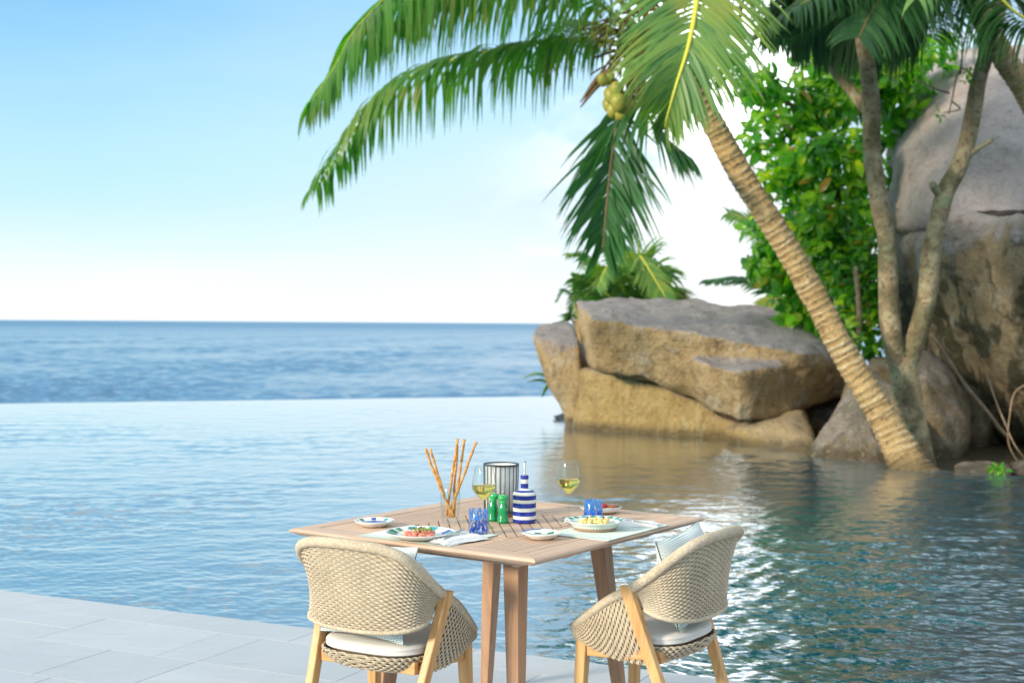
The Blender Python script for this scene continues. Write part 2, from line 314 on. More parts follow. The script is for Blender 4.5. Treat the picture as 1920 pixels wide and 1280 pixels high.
def b_in(m): return bsdf(m).inputs['Roughness']
def noi_vec(nt, v):
    n = nt.nodes.new('ShaderNodeTexNoise'); n.inputs['Scale'].default_value = 1.3; n.inputs['Detail'].default_value = 5; nt.links.new(v, n.inputs['Vector'])
    a = nt.nodes.new('ShaderNodeVectorMath'); a.operation = 'MULTIPLY_ADD'; nt.links.new(n.outputs['Color'], a.inputs[0]); a.inputs[1].default_value = (1.1, 1.1, 1.1); nt.links.new(v, a.inputs[2]); return a.outputs[0]
def rockmat(name, base, alt, stain, lich, moss=0., topgrey=.9, streak=1.0):
    m = mat(name, base, .85); nt = m.node_tree; v = oc(m, (1, 1, 1), True)
    g = nt.nodes.new('ShaderNodeNewGeometry'); sp = nt.nodes.new('ShaderNodeSeparateXYZ'); nt.links.new(g.outputs['True Normal'], sp.inputs[0])
    n1 = noi(nt, v, 1.1, 6, .6, .4); n2 = noi(nt, v, 4.5, 7, .68); n3 = noi(nt, v, 28, 5, .6); st = noi(nt, oc(m, (3.0, 3.0, .9), True), 1, 6, .6, .3)
    li = noi(nt, oc(m, (1, 1, 1), True), 2.6, 8, .72)
    c = mixc(nt, mapr(nt, n1, .35, .65), base, alt)
    c = mixc(nt, mapr(nt, st, .52, .68, 0, .55 * streak), c, stain)
    c = mixc(nt, mapr(nt, n2, .56, .72, 0, .5), c, stain)
    c = mixc(nt, mapr(nt, li, .56, .62, 0, .7), c, lich)
    c = mixc(nt, mapr(nt, n3, .40, .75, 0, .28), c, tuple(x * .55 for x in stain))
    if topgrey:  # upward faces greyed: cool skylight put into the colour, along with some weathering
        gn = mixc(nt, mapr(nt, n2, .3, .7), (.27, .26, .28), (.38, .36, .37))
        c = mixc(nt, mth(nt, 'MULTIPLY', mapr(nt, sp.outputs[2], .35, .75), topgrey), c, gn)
    if moss:
        c = mixc(nt, mth(nt, 'MULTIPLY', mapr(nt, mth(nt, 'ADD', n1, mth(nt, 'MULTIPLY', mth(nt, 'SUBTRACT', st, .5), .9)), .44, .54), moss), c, (.040, .042, .012))
    wet = nt.nodes.new('ShaderNodeSeparateXYZ'); nt.links.new(g.outputs['Position'], wet.inputs[0]); zz = wet.outputs[2]
    if name in ('granite_mossy', 'granite_grey'):      # weathered mauve-grey skin above, ochre face below, ragged border
        zn = mth(nt, 'ADD', zz, mth(nt, 'MULTIPLY', mth(nt, 'SUBTRACT', mth(nt, 'ADD', n1, st), 1.), 2.4))
        zn = mth(nt, 'ADD', zn, mapr(nt, wet.outputs[0], 4.6, 6.2, .9, 0., False))
        grey = mixc(nt, mapr(nt, n2, .35, .65), (.50, .43, .41), (.60, .53, .50)); gold = mixc(nt, mapr(nt, n2, .35, .65), (.40, .29, .16), (.52, .42, .27))
        c = mixc(nt, mapr(nt, zn, 2.5, 3.0, 0, .9), c, grey) if name == 'granite_mossy' else mixc(nt, mapr(nt, zn, 2.9, 2.4, 0, .85), c, gold)
    dk_ = mapr(nt, mth(nt, 'ADD', zz, mth(nt, 'MULTIPLY', n2, .10)), .20, .06)      # damp, algae-dark band at the waterline
    c = mixc(nt, mth(nt, 'MULTIPLY', dk_, .7), c, (.07, .05, .025))
    nt.links.new(mapr(nt, dk_, 0, 1, .85, .35), b_in(m))
    vo = nt.nodes.new('ShaderNodeTexVoronoi'); vo.feature = 'DISTANCE_TO_EDGE'; vo.inputs['Scale'].default_value = .55; nt.links.new(noi_vec(nt, v), vo.inputs['Vector'])
    crk = mapr(nt, vo.outputs['Distance'], .0, .018, 1, 0); c = mixc(nt, mth(nt, 'MULTIPLY', crk, .0), c, (.06, .04, .025))
    bl = noi(nt, v, 7.5, 7, .72, .6); c = mixc(nt, mapr(nt, bl, .54, .64, 0, .5), c, tuple(x * .8 for x in stain)); c = mixc(nt, mapr(nt, bl, .43, .34, 0, .45), c, lich)
    sp3 = noi(nt, v, 75, 3, .6); c = mixc(nt, mapr(nt, sp3, .56, .68, 0, .45), c, tuple(x * .4 for x in base)); c = mixc(nt, mapr(nt, sp3, .42, .32, 0, .15), c, lich)
    setc(m, c); h = mth(nt, 'ADD', mth(nt, 'MULTIPLY', n2, .8), mth(nt, 'MULTIPLY', n3, .22)); h = mth(nt, 'ADD', h, mth(nt, 'MULTIPLY', bl, .35)); h = mth(nt, 'SUBTRACT', h, mth(nt, 'MULTIPLY', crk, .0)); bump(m, h, .16); return m
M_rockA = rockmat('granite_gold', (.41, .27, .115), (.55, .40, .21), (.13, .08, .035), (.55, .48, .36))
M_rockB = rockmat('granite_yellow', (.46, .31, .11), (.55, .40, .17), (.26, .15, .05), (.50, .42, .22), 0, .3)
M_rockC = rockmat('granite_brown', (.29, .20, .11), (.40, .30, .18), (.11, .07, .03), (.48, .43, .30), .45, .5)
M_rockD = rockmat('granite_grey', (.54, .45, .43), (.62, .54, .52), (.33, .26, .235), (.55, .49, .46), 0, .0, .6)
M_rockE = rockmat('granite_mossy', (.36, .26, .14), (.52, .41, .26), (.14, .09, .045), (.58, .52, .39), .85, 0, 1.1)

# ------------------------------------------------------------------ sea, pool, ground
def struct(name, mb, m, **k): return mb.build(name, m, None, kind='structure', **k)
def water(name, col, rough, layers, mod=None, world=True, ior=1.33):
    m = mat(name, col, rough, IOR=ior); nt = m.node_tree; tot = None
    for sc, amp, det, rg, stretch in layers:
        v = oc(m, stretch, True); n = mth(nt, 'MULTIPLY', noi(nt, v, sc, det, rg, .4), amp)
        tot = n if tot is None else mth(nt, 'ADD', tot, n)
    if mod:
        tot = mth(nt, 'MULTIPLY', tot, mapr(nt, noi(nt, oc(m, mod[1], True), mod[0], 2), .35, .65, mod[2], mod[3]))
    if name == 'pool_water':      # calmer towards the far overflow edge, breeze ripples nearer
        g = nt.nodes.new('ShaderNodeNewGeometry'); sp = nt.nodes.new('ShaderNodeSeparateXYZ'); nt.links.new(g.outputs['Position'], sp.inputs[0])
        tot = mth(nt, 'MULTIPLY', tot, mapr(nt, mth(nt, 'ADD', sp.outputs[1], mth(nt, 'MULTIPLY', noi(nt, oc(m, (.5, .5, 1), True), .6, 2), 6)), 16, 25, 1., .3))
    bump(m, tot, 1.0); return m
M_sea = water('sea_water', (.015, .15, .30), .12, [(1.6, .12, 3, .6, (1., .6, 1))], ior=1.3)
M_pool = water('pool_water', (.0, .095, .145), .012, [(11, .0030, 2, .5, (.8, 1.2, 1)), (26, .0022, 3, .55, (.7, 1.1, 1))], ior=1.5)
bsdf(M_pool).inputs['Coat Weight'].default_value = 1; bsdf(M_pool).inputs['Coat IOR'].default_value = 2.2; bsdf(M_pool).inputs['Coat Roughness'].default_value = .012
M_pool.node_tree.links.new(bsdf(M_pool).inputs['Normal'].links[0].from_socket, bsdf(M_pool).inputs['Coat Normal']); WAVE = 1.0

# open sea: a fan of real waves out to the horizon
rs_ = np.random.RandomState(3); ys = [60., 80., 100., 120., 138.]
while ys[-1] < 3500: ys.append(ys[-1] * 1.0052)
ys += [4500, 6000, 9000, 14000, 22000, 45000]; ys = np.array(ys); nc = 760
Yg, Tg = np.meshgrid(ys, np.linspace(-1, 1, nc), indexing='ij'); Xg = Tg * (25 + Yg * .46); Zg = np.zeros_like(Yg); dY = np.gradient(ys)[:, None]
for k in range(70):
    wl = 1.2 * 1.042 ** k * rs_.uniform(.9, 1.1); th = rs_.normal(-1.3, 1.1); kx, ky = math.cos(th) * 2 * math.pi / wl, math.sin(th) * 2 * math.pi / wl
    Zg += .0150 * wl ** .45 * np.sin(kx * Xg + ky * Yg + rs_.uniform(0, 6.28)) * np.clip(wl / (2.6 * dY) - .4, 0, 1)
Zg *= (.75 + .5 * np.sin(Xg * .045 + Yg * .021 + 1) * np.sin(Yg * .034 - Xg * .02))
_nt = M_sea.node_tree; _g = _nt.nodes.new('ShaderNodeNewGeometry'); _s = _nt.nodes.new('ShaderNodeSeparateXYZ'); _nt.links.new(_g.outputs['Position'], _s.inputs[0])
_nt.links.new(mapr(_nt, _s.outputs[1], 300, 2500, .12, .32, False), bsdf(M_sea).inputs['Roughness'])      # unresolved waves far out
vv = np.stack([Xg, Yg, Zg - 8], -1).reshape(-1, 3); a_ = (np.arange(len(ys) - 1)[:, None] * nc + np.arange(nc - 1)[None, :]).ravel()
me = bpy.data.meshes.new('sea'); me.vertices.add(len(vv)); me.vertices.foreach_set('co', vv.ravel()); me.loops.add(len(a_) * 4)
me.loops.foreach_set('vertex_index', np.stack([a_, a_ + 1, a_ + nc + 1, a_ + nc], -1).ravel().astype(np.int32)); me.polygons.add(len(a_))
me.polygons.foreach_set('loop_start', (np.arange(len(a_)) * 4).astype(np.int32)); me.polygons.foreach_set('use_smooth', [True] * len(a_)); me.update(calc_edges=True)
me.materials.append(M_sea); so = bpy.data.objects.new('sea', me); COL.objects.link(so); so['kind'] = 'structure'
struct('sea', MB().add([(-200, -120, -8.4), (200, -120, -8.4), (200, 62, -8.4), (-200, 62, -8.4)], [(0, 1, 2, 3)]), M_sea, smooth=False)
DE = Vector((-2.78, 7.30, 0)); DT = Vector((.903, -.429, 0)).normalized(); DN = Vector((DT.y, -DT.x, 0))
dk = lambda t, n, z=0: DE + DT * t + DN * n + Vector((0, 0, z))
far = lambda x: 23.72 + (x + 9.04) * (27.4 - 23.72) / 10.03
pool = [dk(-14, .06), dk(11, .06), Vector((12, 11.0, 0)), Vector((8, 12.4, 0)), Vector((5.07, 13.25, 0)), Vector((4.23, 13.98, 0)), Vector((3.42, 15.05, 0)), Vector((2.99, 17.2, 0)),
        Vector((2.6, 20, 0)), Vector((2.6, far(2.6), 0)), Vector((-22, far(-22), 0)), Vector((-24, 14, 0))]
struct('pool_water', MB().add([(p.x, p.y, -.034) for p in pool], [tuple(range(len(pool)))]), M_pool, smooth=False)
def hit(T, segs):
    best = 1e9
    for a, b in segs:
        d = (b[0] - a[0]) - T * (b[1] - a[1]); 
        if abs(d) < 1e-9: continue
        u = (T * a[1] - a[0]) / d
        if -1e-6 <= u <= 1 + 1e-6: best = min(best, a[1] + u * (b[1] - a[1]))
    return best
nc, nr = 900, 500; Ts = np.linspace(-.62, .60, nc); pl_ = [(p.x, p.y) for p in pool]
nearp = np.array([hit(T, [(pl_[0], pl_[1])]) for T in Ts]); farp = np.array([hit(T, list(zip(pl_[2:], pl_[3:]))) for T in Ts])
Vv_ = np.linspace(0, 1, nr)[:, None]; Yg = nearp[None, :] * (farp / nearp)[None, :] ** Vv_; Xg = Ts[None, :] * Yg; Zg = np.zeros_like(Yg); dY = Yg * np.log(farp / nearp)[None, :] / nr
rs_ = np.random.RandomState(8)
for k in range(82):
    wl = .055 * 1.036 ** k * rs_.uniform(.92, 1.08); th = rs_.normal(-1.35, .75); kx, ky = math.cos(th) * 2 * math.pi / wl, math.sin(th) * 2 * math.pi / wl
    Zg += .00075 * wl ** .42 * np.sin(kx * Xg + ky * Yg + rs_.uniform(0, 6.28) + .6 * np.sin(Xg * 1.3 + Yg * .9 + k)) * np.clip(wl / (2.2 * dY) - .5, 0, 1)
patch = .85 + .45 * np.sin(Xg * .7 + Yg * .35 + .5) * np.sin(Yg * .62 - Xg * .41) + .25 * np.sin(Xg * 1.9 - Yg * 1.1)
patch = patch + .55 * np.clip(np.sin(Xg * .31 - Yg * .23 + 2.0) + .3 * np.sin(Xg * 1.1 + Yg * .8), -.6, 1) * .5
Zg *= patch * WAVE * np.interp(Yg, [5, 9, 16, 21, 25], [1.25, 1.1, .9, .45, .25])
vv = np.stack([Xg, Yg, Zg - .014], -1).reshape(-1, 3); a_ = (np.arange(nr - 1)[:, None] * nc + np.arange(nc - 1)[None, :]).ravel()
me = bpy.data.meshes.new('pool_water'); me.vertices.add(len(vv)); me.vertices.foreach_set('co', vv.ravel()); me.loops.add(len(a_) * 4)
me.loops.foreach_set('vertex_index', np.stack([a_, a_ + 1, a_ + nc + 1, a_ + nc], -1).ravel().astype(np.int32)); me.polygons.add(len(a_))
me.polygons.foreach_set('loop_start', (np.arange(len(a_)) * 4).astype(np.int32)); me.polygons.foreach_set('use_smooth', [True] * len(a_)); me.update(calc_edges=True)
me.materials.append(M_pool); po_ = bpy.data.objects.new('pool_water', me); COL.objects.link(po_); po_['kind'] = 'structure'
M_basin = mat('pool_basin', (.03, .16, .22), .5)
pb = MB(); k = len(pool)
pb.add([(p.x, p.y, -.045) for p in pool] + [(p.x, p.y, -9) for p in pool], [tuple(range(k))] + [(i, i + k, (i + 1) % k + k, (i + 1) % k) for i in range(k)])
struct('pool_basin', pb, M_basin, smooth=False)
M_soil = rockmat('dark_soil', (.05, .04, .025), (.08, .06, .035), (.03, .025, .015), (.10, .09, .05), .5, 0)
gr = MB()
def gfun(u, v):
    x = 2.7 + u * 37; y = 10.5 + v * 40; ex = (pt(1600, 600, 1).x)
    d = max(0, y - 19) * .035 + max(0, x - 8) * .10
    return (x, y, -.10 + d + .25 * noise.noise(Vector((x * .5, y * .5, 0))) * min(1, max(0, (y - 17) / 3)))
vs = [gfun(i / 60, j / 60) for j in range(61) for i in range(61)]
# keep only cells beyond the pool's right-hand edge
edge = [(12, 11.0), (8, 12.4), (5.07, 13.25), (4.23, 13.98), (3.42, 15.05), (2.99, 17.2), (2.6, 20), (2.6, 60)]
ground = [(p[0], p[1]) for p in edge] + [(60, 60), (60, 11)]
gm = MB(); gv = []
struct('ground', MB().add([(x, y, -.06 if y < 30 else -.3) for x, y in ground] + [(x, y, -9) for x, y in ground],
      [tuple(range(len(ground)))[::-1]] + [(i, (i + 1) % len(ground), (i + 1) % len(ground) + len(ground), i + len(ground)) for i in range(len(ground))]), M_soil, smooth=False)

# deck: slab and tiles
slab = MB(); q = [dk(-14, .06), dk(11, .06), dk(11, 9), dk(-14, 9)]
slab.add([(p.x, p.y, -.022) for p in q] + [(p.x, p.y, -1.2) for p in q], [(3, 2, 1, 0), (0, 1, 5, 4), (1, 2, 6, 5), (2, 3, 7, 6), (3, 0, 4, 7)])
deck = struct('deck', slab, M_grout, smooth=False)
def tile(t0, t1, n0, n1):
    g = .0015; w = t1 - t0 - 2 * g; d = n1 - n0 - 2 * g
    mb = MB(); b = .0007
    mb.add([(-w / 2, -d / 2, -.021), (w / 2, -d / 2, -.021), (w / 2, d / 2, -.021), (-w / 2, d / 2, -.021),
            (-w / 2, -d / 2, -b), (w / 2, -d / 2, -b), (w / 2, d / 2, -b), (-w / 2, d / 2, -b),
            (-w / 2 + b, -d / 2 + b, 0), (w / 2 - b, -d / 2 + b, 0), (w / 2 - b, d / 2 - b, 0), (-w / 2 + b, d / 2 - b, 0)],
           [(3, 2, 1, 0)] + [(i, (i + 1) % 4, (i + 1) % 4 + 4, i + 4) for i in range(4)] + [(i + 4, (i + 1) % 4 + 4, (i + 1) % 4 + 8, i + 8) for i in range(4)] + [(8, 9, 10, 11)])
    o = mb.build('tile', M_tile, deck, smooth=False, loc=dk((t0 + t1) / 2, (n0 + n1) / 2, random.uniform(-.0006, .0004)), rz=math.atan2(DT.y, DT.x))
def rowt(js, n0, n1):
    for a, b in zip(js, js[1:]): tile(a, b, n0, n1)
random.seed(4)
ar = lambda s, st, n: [s + st * i for i in range(n)]
rowt(ar(-3.80, .84, 12), 0, .278)
rowt([-3.9, -2.7, -1.9, -.7, .30, 1.005], .278, .52); rowt([-3.3, -2.1, -.9, -.2, 1.005], .52, .756)
rowt([1.005, 1.708, 1.942, 2.65, 3.35, 4.05, 4.75, 5.5], .278, .756)
rowt([-3.6, -2.9, -2.2, -1.4, -.7, -.15, .37, 1.466, 1.935, 2.64, 3.34, 4.0, 4.7, 5.4], .756, 1.23)
for i in range(11):
    n0 = 1.23 + i * .475; s = random.uniform(-3.9, -3.4); js = [s]
    while js[-1] < 5.2: js.append(js[-1] + random.choice((.70, .95, .47)))
    rowt(js, n0, n0 + .475)

# ------------------------------------------------------------------ rocks
def rock(name, hulls, m, label, group='granite boulders by the pool', voxel=.07, amp=.05, sc=1.3, smooth=3, seed=0, detail=2):
    bm = bmesh.new()
    for h in hulls:
        vs = [bm.verts.new(p) for p in h]; r = bmesh.ops.convex_hull(bm, input=vs)
        bmesh.ops.delete(bm, geom=[e for e in r['geom_interior'] if isinstance(e, bmesh.types.BMVert)], context='VERTS')
    me = bpy.data.meshes.new(name); bm.to_mesh(me); bm.free()
    o = bpy.data.objects.new(name, me); COL.objects.link(o)
    rm = o.modifiers.new('r', 'REMESH'); rm.mode = 'VOXEL'; rm.voxel_size = voxel
    s = o.modifiers.new('s', 'SMOOTH'); s.iterations = smooth; s.factor = .6
    dg = bpy.context.evaluated_depsgraph_get(); me2 = bpy.data.meshes.new_from_object(o.evaluated_get(dg)); o.modifiers.clear()
    o.data = me2; me2.name = name; bpy.data.meshes.remove(me)
    n = len(me2.vertices); co = np.empty(n * 3); me2.vertices.foreach_get('co', co); co = co.reshape(-1, 3)
    no = np.empty(n * 3); me2.vertices.foreach_get('normal', no); no = no.reshape(-1, 3)
    off = Vector((seed * 7.3, seed * 3.1, seed))
    d = np.array([noise.fractal(Vector(c) * sc + off, 1.0, 2.0, 4) * amp * 1.2 - abs(noise.noise(Vector((c[0] * 1.1, c[1] * 1.1, c[2] * .8)) * sc + off * 2)) * amp * .9 + noise.fractal(Vector(c) * sc * 5 + off, .9, 2.1, 3) * amp * .22 for c in co])
    co += no * d[:, None]
    me2.vertices.foreach_set('co', co.ravel()); me2.materials.clear(); me2.materials.append(m)
    me2.polygons.foreach_set('use_smooth', [True] * len(me2.polygons)); me2.update()
    return tag(o, label, 'boulder', group)
P_ = lambda L: [pt(*p) for p in L]
rock('boulder', [
    P_([(1112, 598, 17.7), (1100, 640, 18.0), (1108, 688, 18.0), (1205, 712, 17.7), (1200, 610, 17.4), (1300, 622, 17.1), (1300, 715, 17.4), (1400, 638, 16.9), (1510, 664, 16.7),
        (1440, 700, 16.9), (1395, 740, 17.1), (1080, 560, 19.6), (1083, 610, 18.9), (1180, 556, 20.2), (1290, 572, 20.6), (1460, 572, 20.2), (1540, 600, 19.2), (1600, 662, 18.0), (1575, 690, 17.3),
        (1588, 738, 17.6), (1500, 772, 17.2), (1110, 690, 19.6), (1580, 740, 19.6), (1400, 770, 17.6)]),
    P_([(1288, 668, 17.0), (1292, 735, 17.3), (1340, 690, 16.7), (1388, 700, 16.35), (1384, 792, 16.6), (1340, 775, 16.9), (1470, 684, 16.7), (1492, 770, 17.0), (1420, 790, 16.7), (1400, 668, 17.5), (1300, 735, 18), (1480, 760, 18)]),
], M_rockA, 'huge flat topped golden granite boulder lying across the lower rocks', amp=.055, sc=1.4, seed=1, smooth=2, voxel=.055)
rock('boulder', [
    P_([(992, 624, 19.8), (1006, 608, 20.4), (1075, 602, 20.6), (1090, 640, 19.4), (1026, 672, 19.4), (1008, 650, 19.6), (1090, 700, 19.2), (1046, 712, 19.5), (1056, 790, 19.3), (1100, 790, 19.2), (1080, 690, 21), (1010, 630, 21)]),
    P_([(1022, 645, 20.2), (1085, 640, 20.4), (1046, 700, 20.0), (1060, 780, 19.6), (1066, 820, 19.4), (1120, 820, 19.2), (1120, 690, 19.4), (1110, 640, 21), (1120, 830, 21), (1070, 760, 20.8)])],
    M_rockA, 'narrow leaning pillar rock at the left end of the boulder pile', seed=2, amp=.05, voxel=.06)
rock('boulder', [
    P_([(1085, 690, 18.9), (1072, 815, 19.0), (1150, 700, 18.5), (1145, 825, 18.5), (1230, 715, 18.1), (1250, 832, 17.9), (1330, 760, 17.7), (1400, 800, 17.3), (1372, 835, 17.3), (1100, 690, 21), (1400, 760, 20), (1400, 840, 20), (1080, 820, 21)])],
    M_rockB, 'smooth yellow brown boulder rising from the water under the flat topped boulder', seed=3, amp=.045, voxel=.06)
rock('boulder', [
    P_([(1360, 805, 17.0), (1410, 800, 16.6), (1470, 790, 16.4), (1505, 765, 16.8), (1530, 815, 16.2), (1534, 870, 15.6), (1450, 862, 16.0), (1380, 840, 16.9), (1510, 760, 18), (1400, 790, 18.3), (1530, 850, 17.5), (1390, 850, 18)])],
    M_rockB, 'low wedge shaped boulder with a mossy yellow right edge at the waterline', seed=4, amp=.04, voxel=.055)
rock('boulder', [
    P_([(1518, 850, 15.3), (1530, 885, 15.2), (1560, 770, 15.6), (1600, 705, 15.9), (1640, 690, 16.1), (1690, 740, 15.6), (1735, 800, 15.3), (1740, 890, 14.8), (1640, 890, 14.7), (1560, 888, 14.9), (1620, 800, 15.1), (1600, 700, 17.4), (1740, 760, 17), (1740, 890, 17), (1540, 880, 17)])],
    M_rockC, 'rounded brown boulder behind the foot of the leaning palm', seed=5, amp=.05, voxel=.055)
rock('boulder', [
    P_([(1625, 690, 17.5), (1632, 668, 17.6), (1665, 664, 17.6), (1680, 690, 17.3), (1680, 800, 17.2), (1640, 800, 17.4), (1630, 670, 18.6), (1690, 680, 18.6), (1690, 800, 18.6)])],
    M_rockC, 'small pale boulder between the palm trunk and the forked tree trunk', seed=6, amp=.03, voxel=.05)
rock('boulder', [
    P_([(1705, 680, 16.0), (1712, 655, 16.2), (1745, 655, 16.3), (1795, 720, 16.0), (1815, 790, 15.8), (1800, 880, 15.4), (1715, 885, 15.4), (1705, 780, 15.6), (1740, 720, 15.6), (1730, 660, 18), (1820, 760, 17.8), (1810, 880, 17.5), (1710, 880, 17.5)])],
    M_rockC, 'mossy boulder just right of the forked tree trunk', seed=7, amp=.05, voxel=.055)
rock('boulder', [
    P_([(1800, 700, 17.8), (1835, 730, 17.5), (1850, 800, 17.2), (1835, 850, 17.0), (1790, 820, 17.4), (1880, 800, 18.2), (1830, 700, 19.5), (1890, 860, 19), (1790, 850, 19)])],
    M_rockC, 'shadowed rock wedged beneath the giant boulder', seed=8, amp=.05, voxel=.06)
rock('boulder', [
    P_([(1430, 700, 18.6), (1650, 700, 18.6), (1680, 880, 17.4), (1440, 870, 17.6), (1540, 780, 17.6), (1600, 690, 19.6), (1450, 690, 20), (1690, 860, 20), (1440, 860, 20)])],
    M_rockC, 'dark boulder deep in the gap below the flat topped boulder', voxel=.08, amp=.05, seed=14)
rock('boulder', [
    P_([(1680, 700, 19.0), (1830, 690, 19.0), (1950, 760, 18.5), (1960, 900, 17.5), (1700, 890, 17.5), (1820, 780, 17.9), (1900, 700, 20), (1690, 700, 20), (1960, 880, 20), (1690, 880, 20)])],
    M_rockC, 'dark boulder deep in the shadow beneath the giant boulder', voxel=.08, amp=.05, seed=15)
big = rock('giant_boulder', [
    P_([(1655, 290, 19.6), (1660, 240, 19.9), (1690, 180, 20.0), (1745, 125, 20.2), (1830, 88, 20.4), (1950, 78, 20.6), (2200, 80, 21), (1700, 300, 18.3), (1760, 210, 18.3), (1860, 150, 18.4), (1960, 130, 18.5), (1660, 420, 19.0), (1690, 435, 18.0), (1790, 400, 16.9), (1920, 400, 16.5),
        (2250, 400, 16.7), (2300, 250, 18), (1850, 270, 17.2), (1960, 260, 17.1), (1680, 470, 19.4), (1800, 420, 17.2), (1920, 425, 17), (1680, 300, 24), (2300, 300, 25), (1750, 110, 23), (2250, 110, 24), (1700, 470, 24)])],
    M_rockD, 'upper half of the giant grey boulder, smooth and rounded', None, voxel=.09, amp=.07, sc=.8, seed=9)
low = rock('lower_face', [
    P_([(1658, 410, 19.3), (1652, 480, 19.4), (1672, 600, 19.0), (1700, 690, 18.8), (1700, 436, 18.0), (1730, 530, 17.7), (1775, 415, 16.9), (1800, 405, 16.6), (1925, 405, 16.2), (1735, 620, 18.0), (1785, 670, 18.1), (1815, 560, 16.9), (1860, 640, 16.9),
        (1860, 745, 17.5), (1905, 700, 16.5), (1930, 850, 17.2), (1990, 900, 17.0), (2200, 600, 15.9), (2250, 400, 16.3), (2250, 900, 16.8), (1700, 440, 23), (1760, 640, 22), (1930, 850, 21), (2250, 900, 21), (2250, 450, 24), (1900, 520, 16.0), (2000, 540, 15.9)])],
    M_rockE, 'mossy streaked lower face below the ledge', None, voxel=.08, amp=.09, sc=1.5, seed=10, smooth=2)
low.parent = big
for k_ in ('category', 'group'):
    if k_ in low: del low[k_]
tag(big, 'giant boulder with smooth grey dome above a mossy streaked face, right edge', 'boulder')
rock('stone', [P_([(1783, 878, 13.6), (1800, 866, 13.8), (1850, 864, 13.9), (1895, 872, 13.8), (1900, 895, 13.5), (1790, 895, 13.4), (1800, 868, 14.6), (1900, 890, 14.6), (1880, 868, 14.5)])],
     M_rockC, 'low pale stone on the pool edge in the lower right shadows', 'small stones at the pool edge', voxel=.035, amp=.02, sc=3, seed=11)
rock('stone', [P_([(1895, 868, 14.2), (1925, 860, 14.2), (1950, 870, 14), (1945, 895, 13.6), (1895, 893, 13.7), (1900, 866, 15), (1950, 890, 15)])],
     M_rockC, 'small brown stone at the right frame edge beside the low pale stone', 'small stones at the pool edge', voxel=.035, amp=.02, sc=3, seed=12)
rock('stone', [P_([(1027, 783, 20.6), (1064, 770, 21.2), (1090, 800, 20.4), (1085, 812, 20.0), (1090, 775, 22), (1060, 795, 20.5)])],
     mat('wet_dark_rock', (.018, .028, .035), .35), 'dark wet wedge of rock jutting from water at foot of the pillar rock', None, voxel=.03, amp=.006, sc=3, seed=13, smooth=0)

# ------------------------------------------------------------------ palms
def tparams(pts):
    d = [0.]
    for a, b in zip(pts, pts[1:]): d.append(d[-1] + (b - a).length)
    return [x / d[-1] for x in d], d[-1]
def frond(parent, pts, llen, m, mr, n=80, droop=.6, width=.045, side=None, ang=45, rr=.022, start=.12, tipang=20, seed=0, jitter=.12, both=1.0, tail=.62, fold=.25):
    rnd = random.Random(seed); C = spline(pts, 48); T, Ln = tparams(C); mb = MB()
    for i in range(n):
        f = start + (1 - start) * (i + .5) / n
        j = min(range(47), key=lambda q: abs(T[q] - f)); p = C[j].lerp(C[j + 1], min(1, max(0, (f - T[j]) / (T[j + 1] - T[j] + 1e-9))))
        t = (C[min(j + 2, 47)] - C[max(j - 1, 0)]).normalized()
        s0 = side if side is not None else t.cross(Vector((0, 0, 1)))
        s0 = (s0 - t * s0.dot(t)).normalized()
        env = min(1, (f - start) / .18 + .45) * (1 - max(0, f - .55) / .45 * tail)
        for sg in (-1, 1):
            if sg > 0 and rnd.random() > both: continue
            a = R(ang + (tipang - ang) * f + rnd.gauss(0, 5))
            d0 = (s0 * sg * math.cos(a) + t * math.sin(a) + Vector((rnd.gauss(0, 1), rnd.gauss(0, 1), rnd.gauss(0, 1))) * jitter * .5).normalized()
            ll = llen * env * rnd.uniform(.8, 1.08); q = p.copy(); ns = 6; w0 = width * rnd.uniform(.8, 1.1)
            nrm = d0.cross(t).normalized(); dr = droop * rnd.uniform(.75, 1.25)
            tw = (t * math.cos(fold * sg) + nrm * math.sin(fold * sg)); vs = []
            for k in range(ns + 1):
                x = k / ns; d = (d0 * (1 - dr * x * .8) + Vector((0, 0, -1)) * dr * x * 1.5).normalized()
                wv = tw - d * tw.dot(d); wv = wv.normalized() if wv.length > .05 else t
                w = w0 * (.5 + 1.5 * x) if x < .3 else w0 * (1.0 - ((x - .3) / .7) ** 1.25) * .95 + .001
                vs += [q - wv * w / 2, q + wv * w / 2]; q = q + d * (ll / ns)
            mb.add(vs, [(2 * k, 2 * k + 1, 2 * k + 3, 2 * k + 2) for k in range(ns)])
    fo = mb.build('frond', m, parent)
    MB().tube(C, [rr * (1.25 - 1.0 * x) for x in T], 6).build('rachis', mr, fo)
    return fo
DP = 14.2
trunk_px = [(1728, 915, 13.9), (1706, 878, 14.0), (1688, 845, 14.05), (1655, 780, 14.15), (1590, 675, 14.2), (1540, 580, 14.25), (1490, 490, 14.25), (1432, 395, 14.2), (1382, 315, 14.15), (1345, 245, 14.1), (1310, 190, 14.05), (1270, 130, 14.0), (1225, 85, 13.95)]
palm = thing('coconut_palm', pt(1700, 872, 14.0), 'leaning coconut palm with ringed golden trunk and green coconuts over the pool', 'palm tree')
base = palm.location.copy()
def loc(P): return [p - base for p in P]
tp = spline([pt(*p) for p in trunk_px], 150); mb = MB(); tt, tl = tparams(tp)
M_ring = barkmat('palm_leaf_scar', (.50, .38, .20), (.30, .20, .09), (.62, .52, .34))
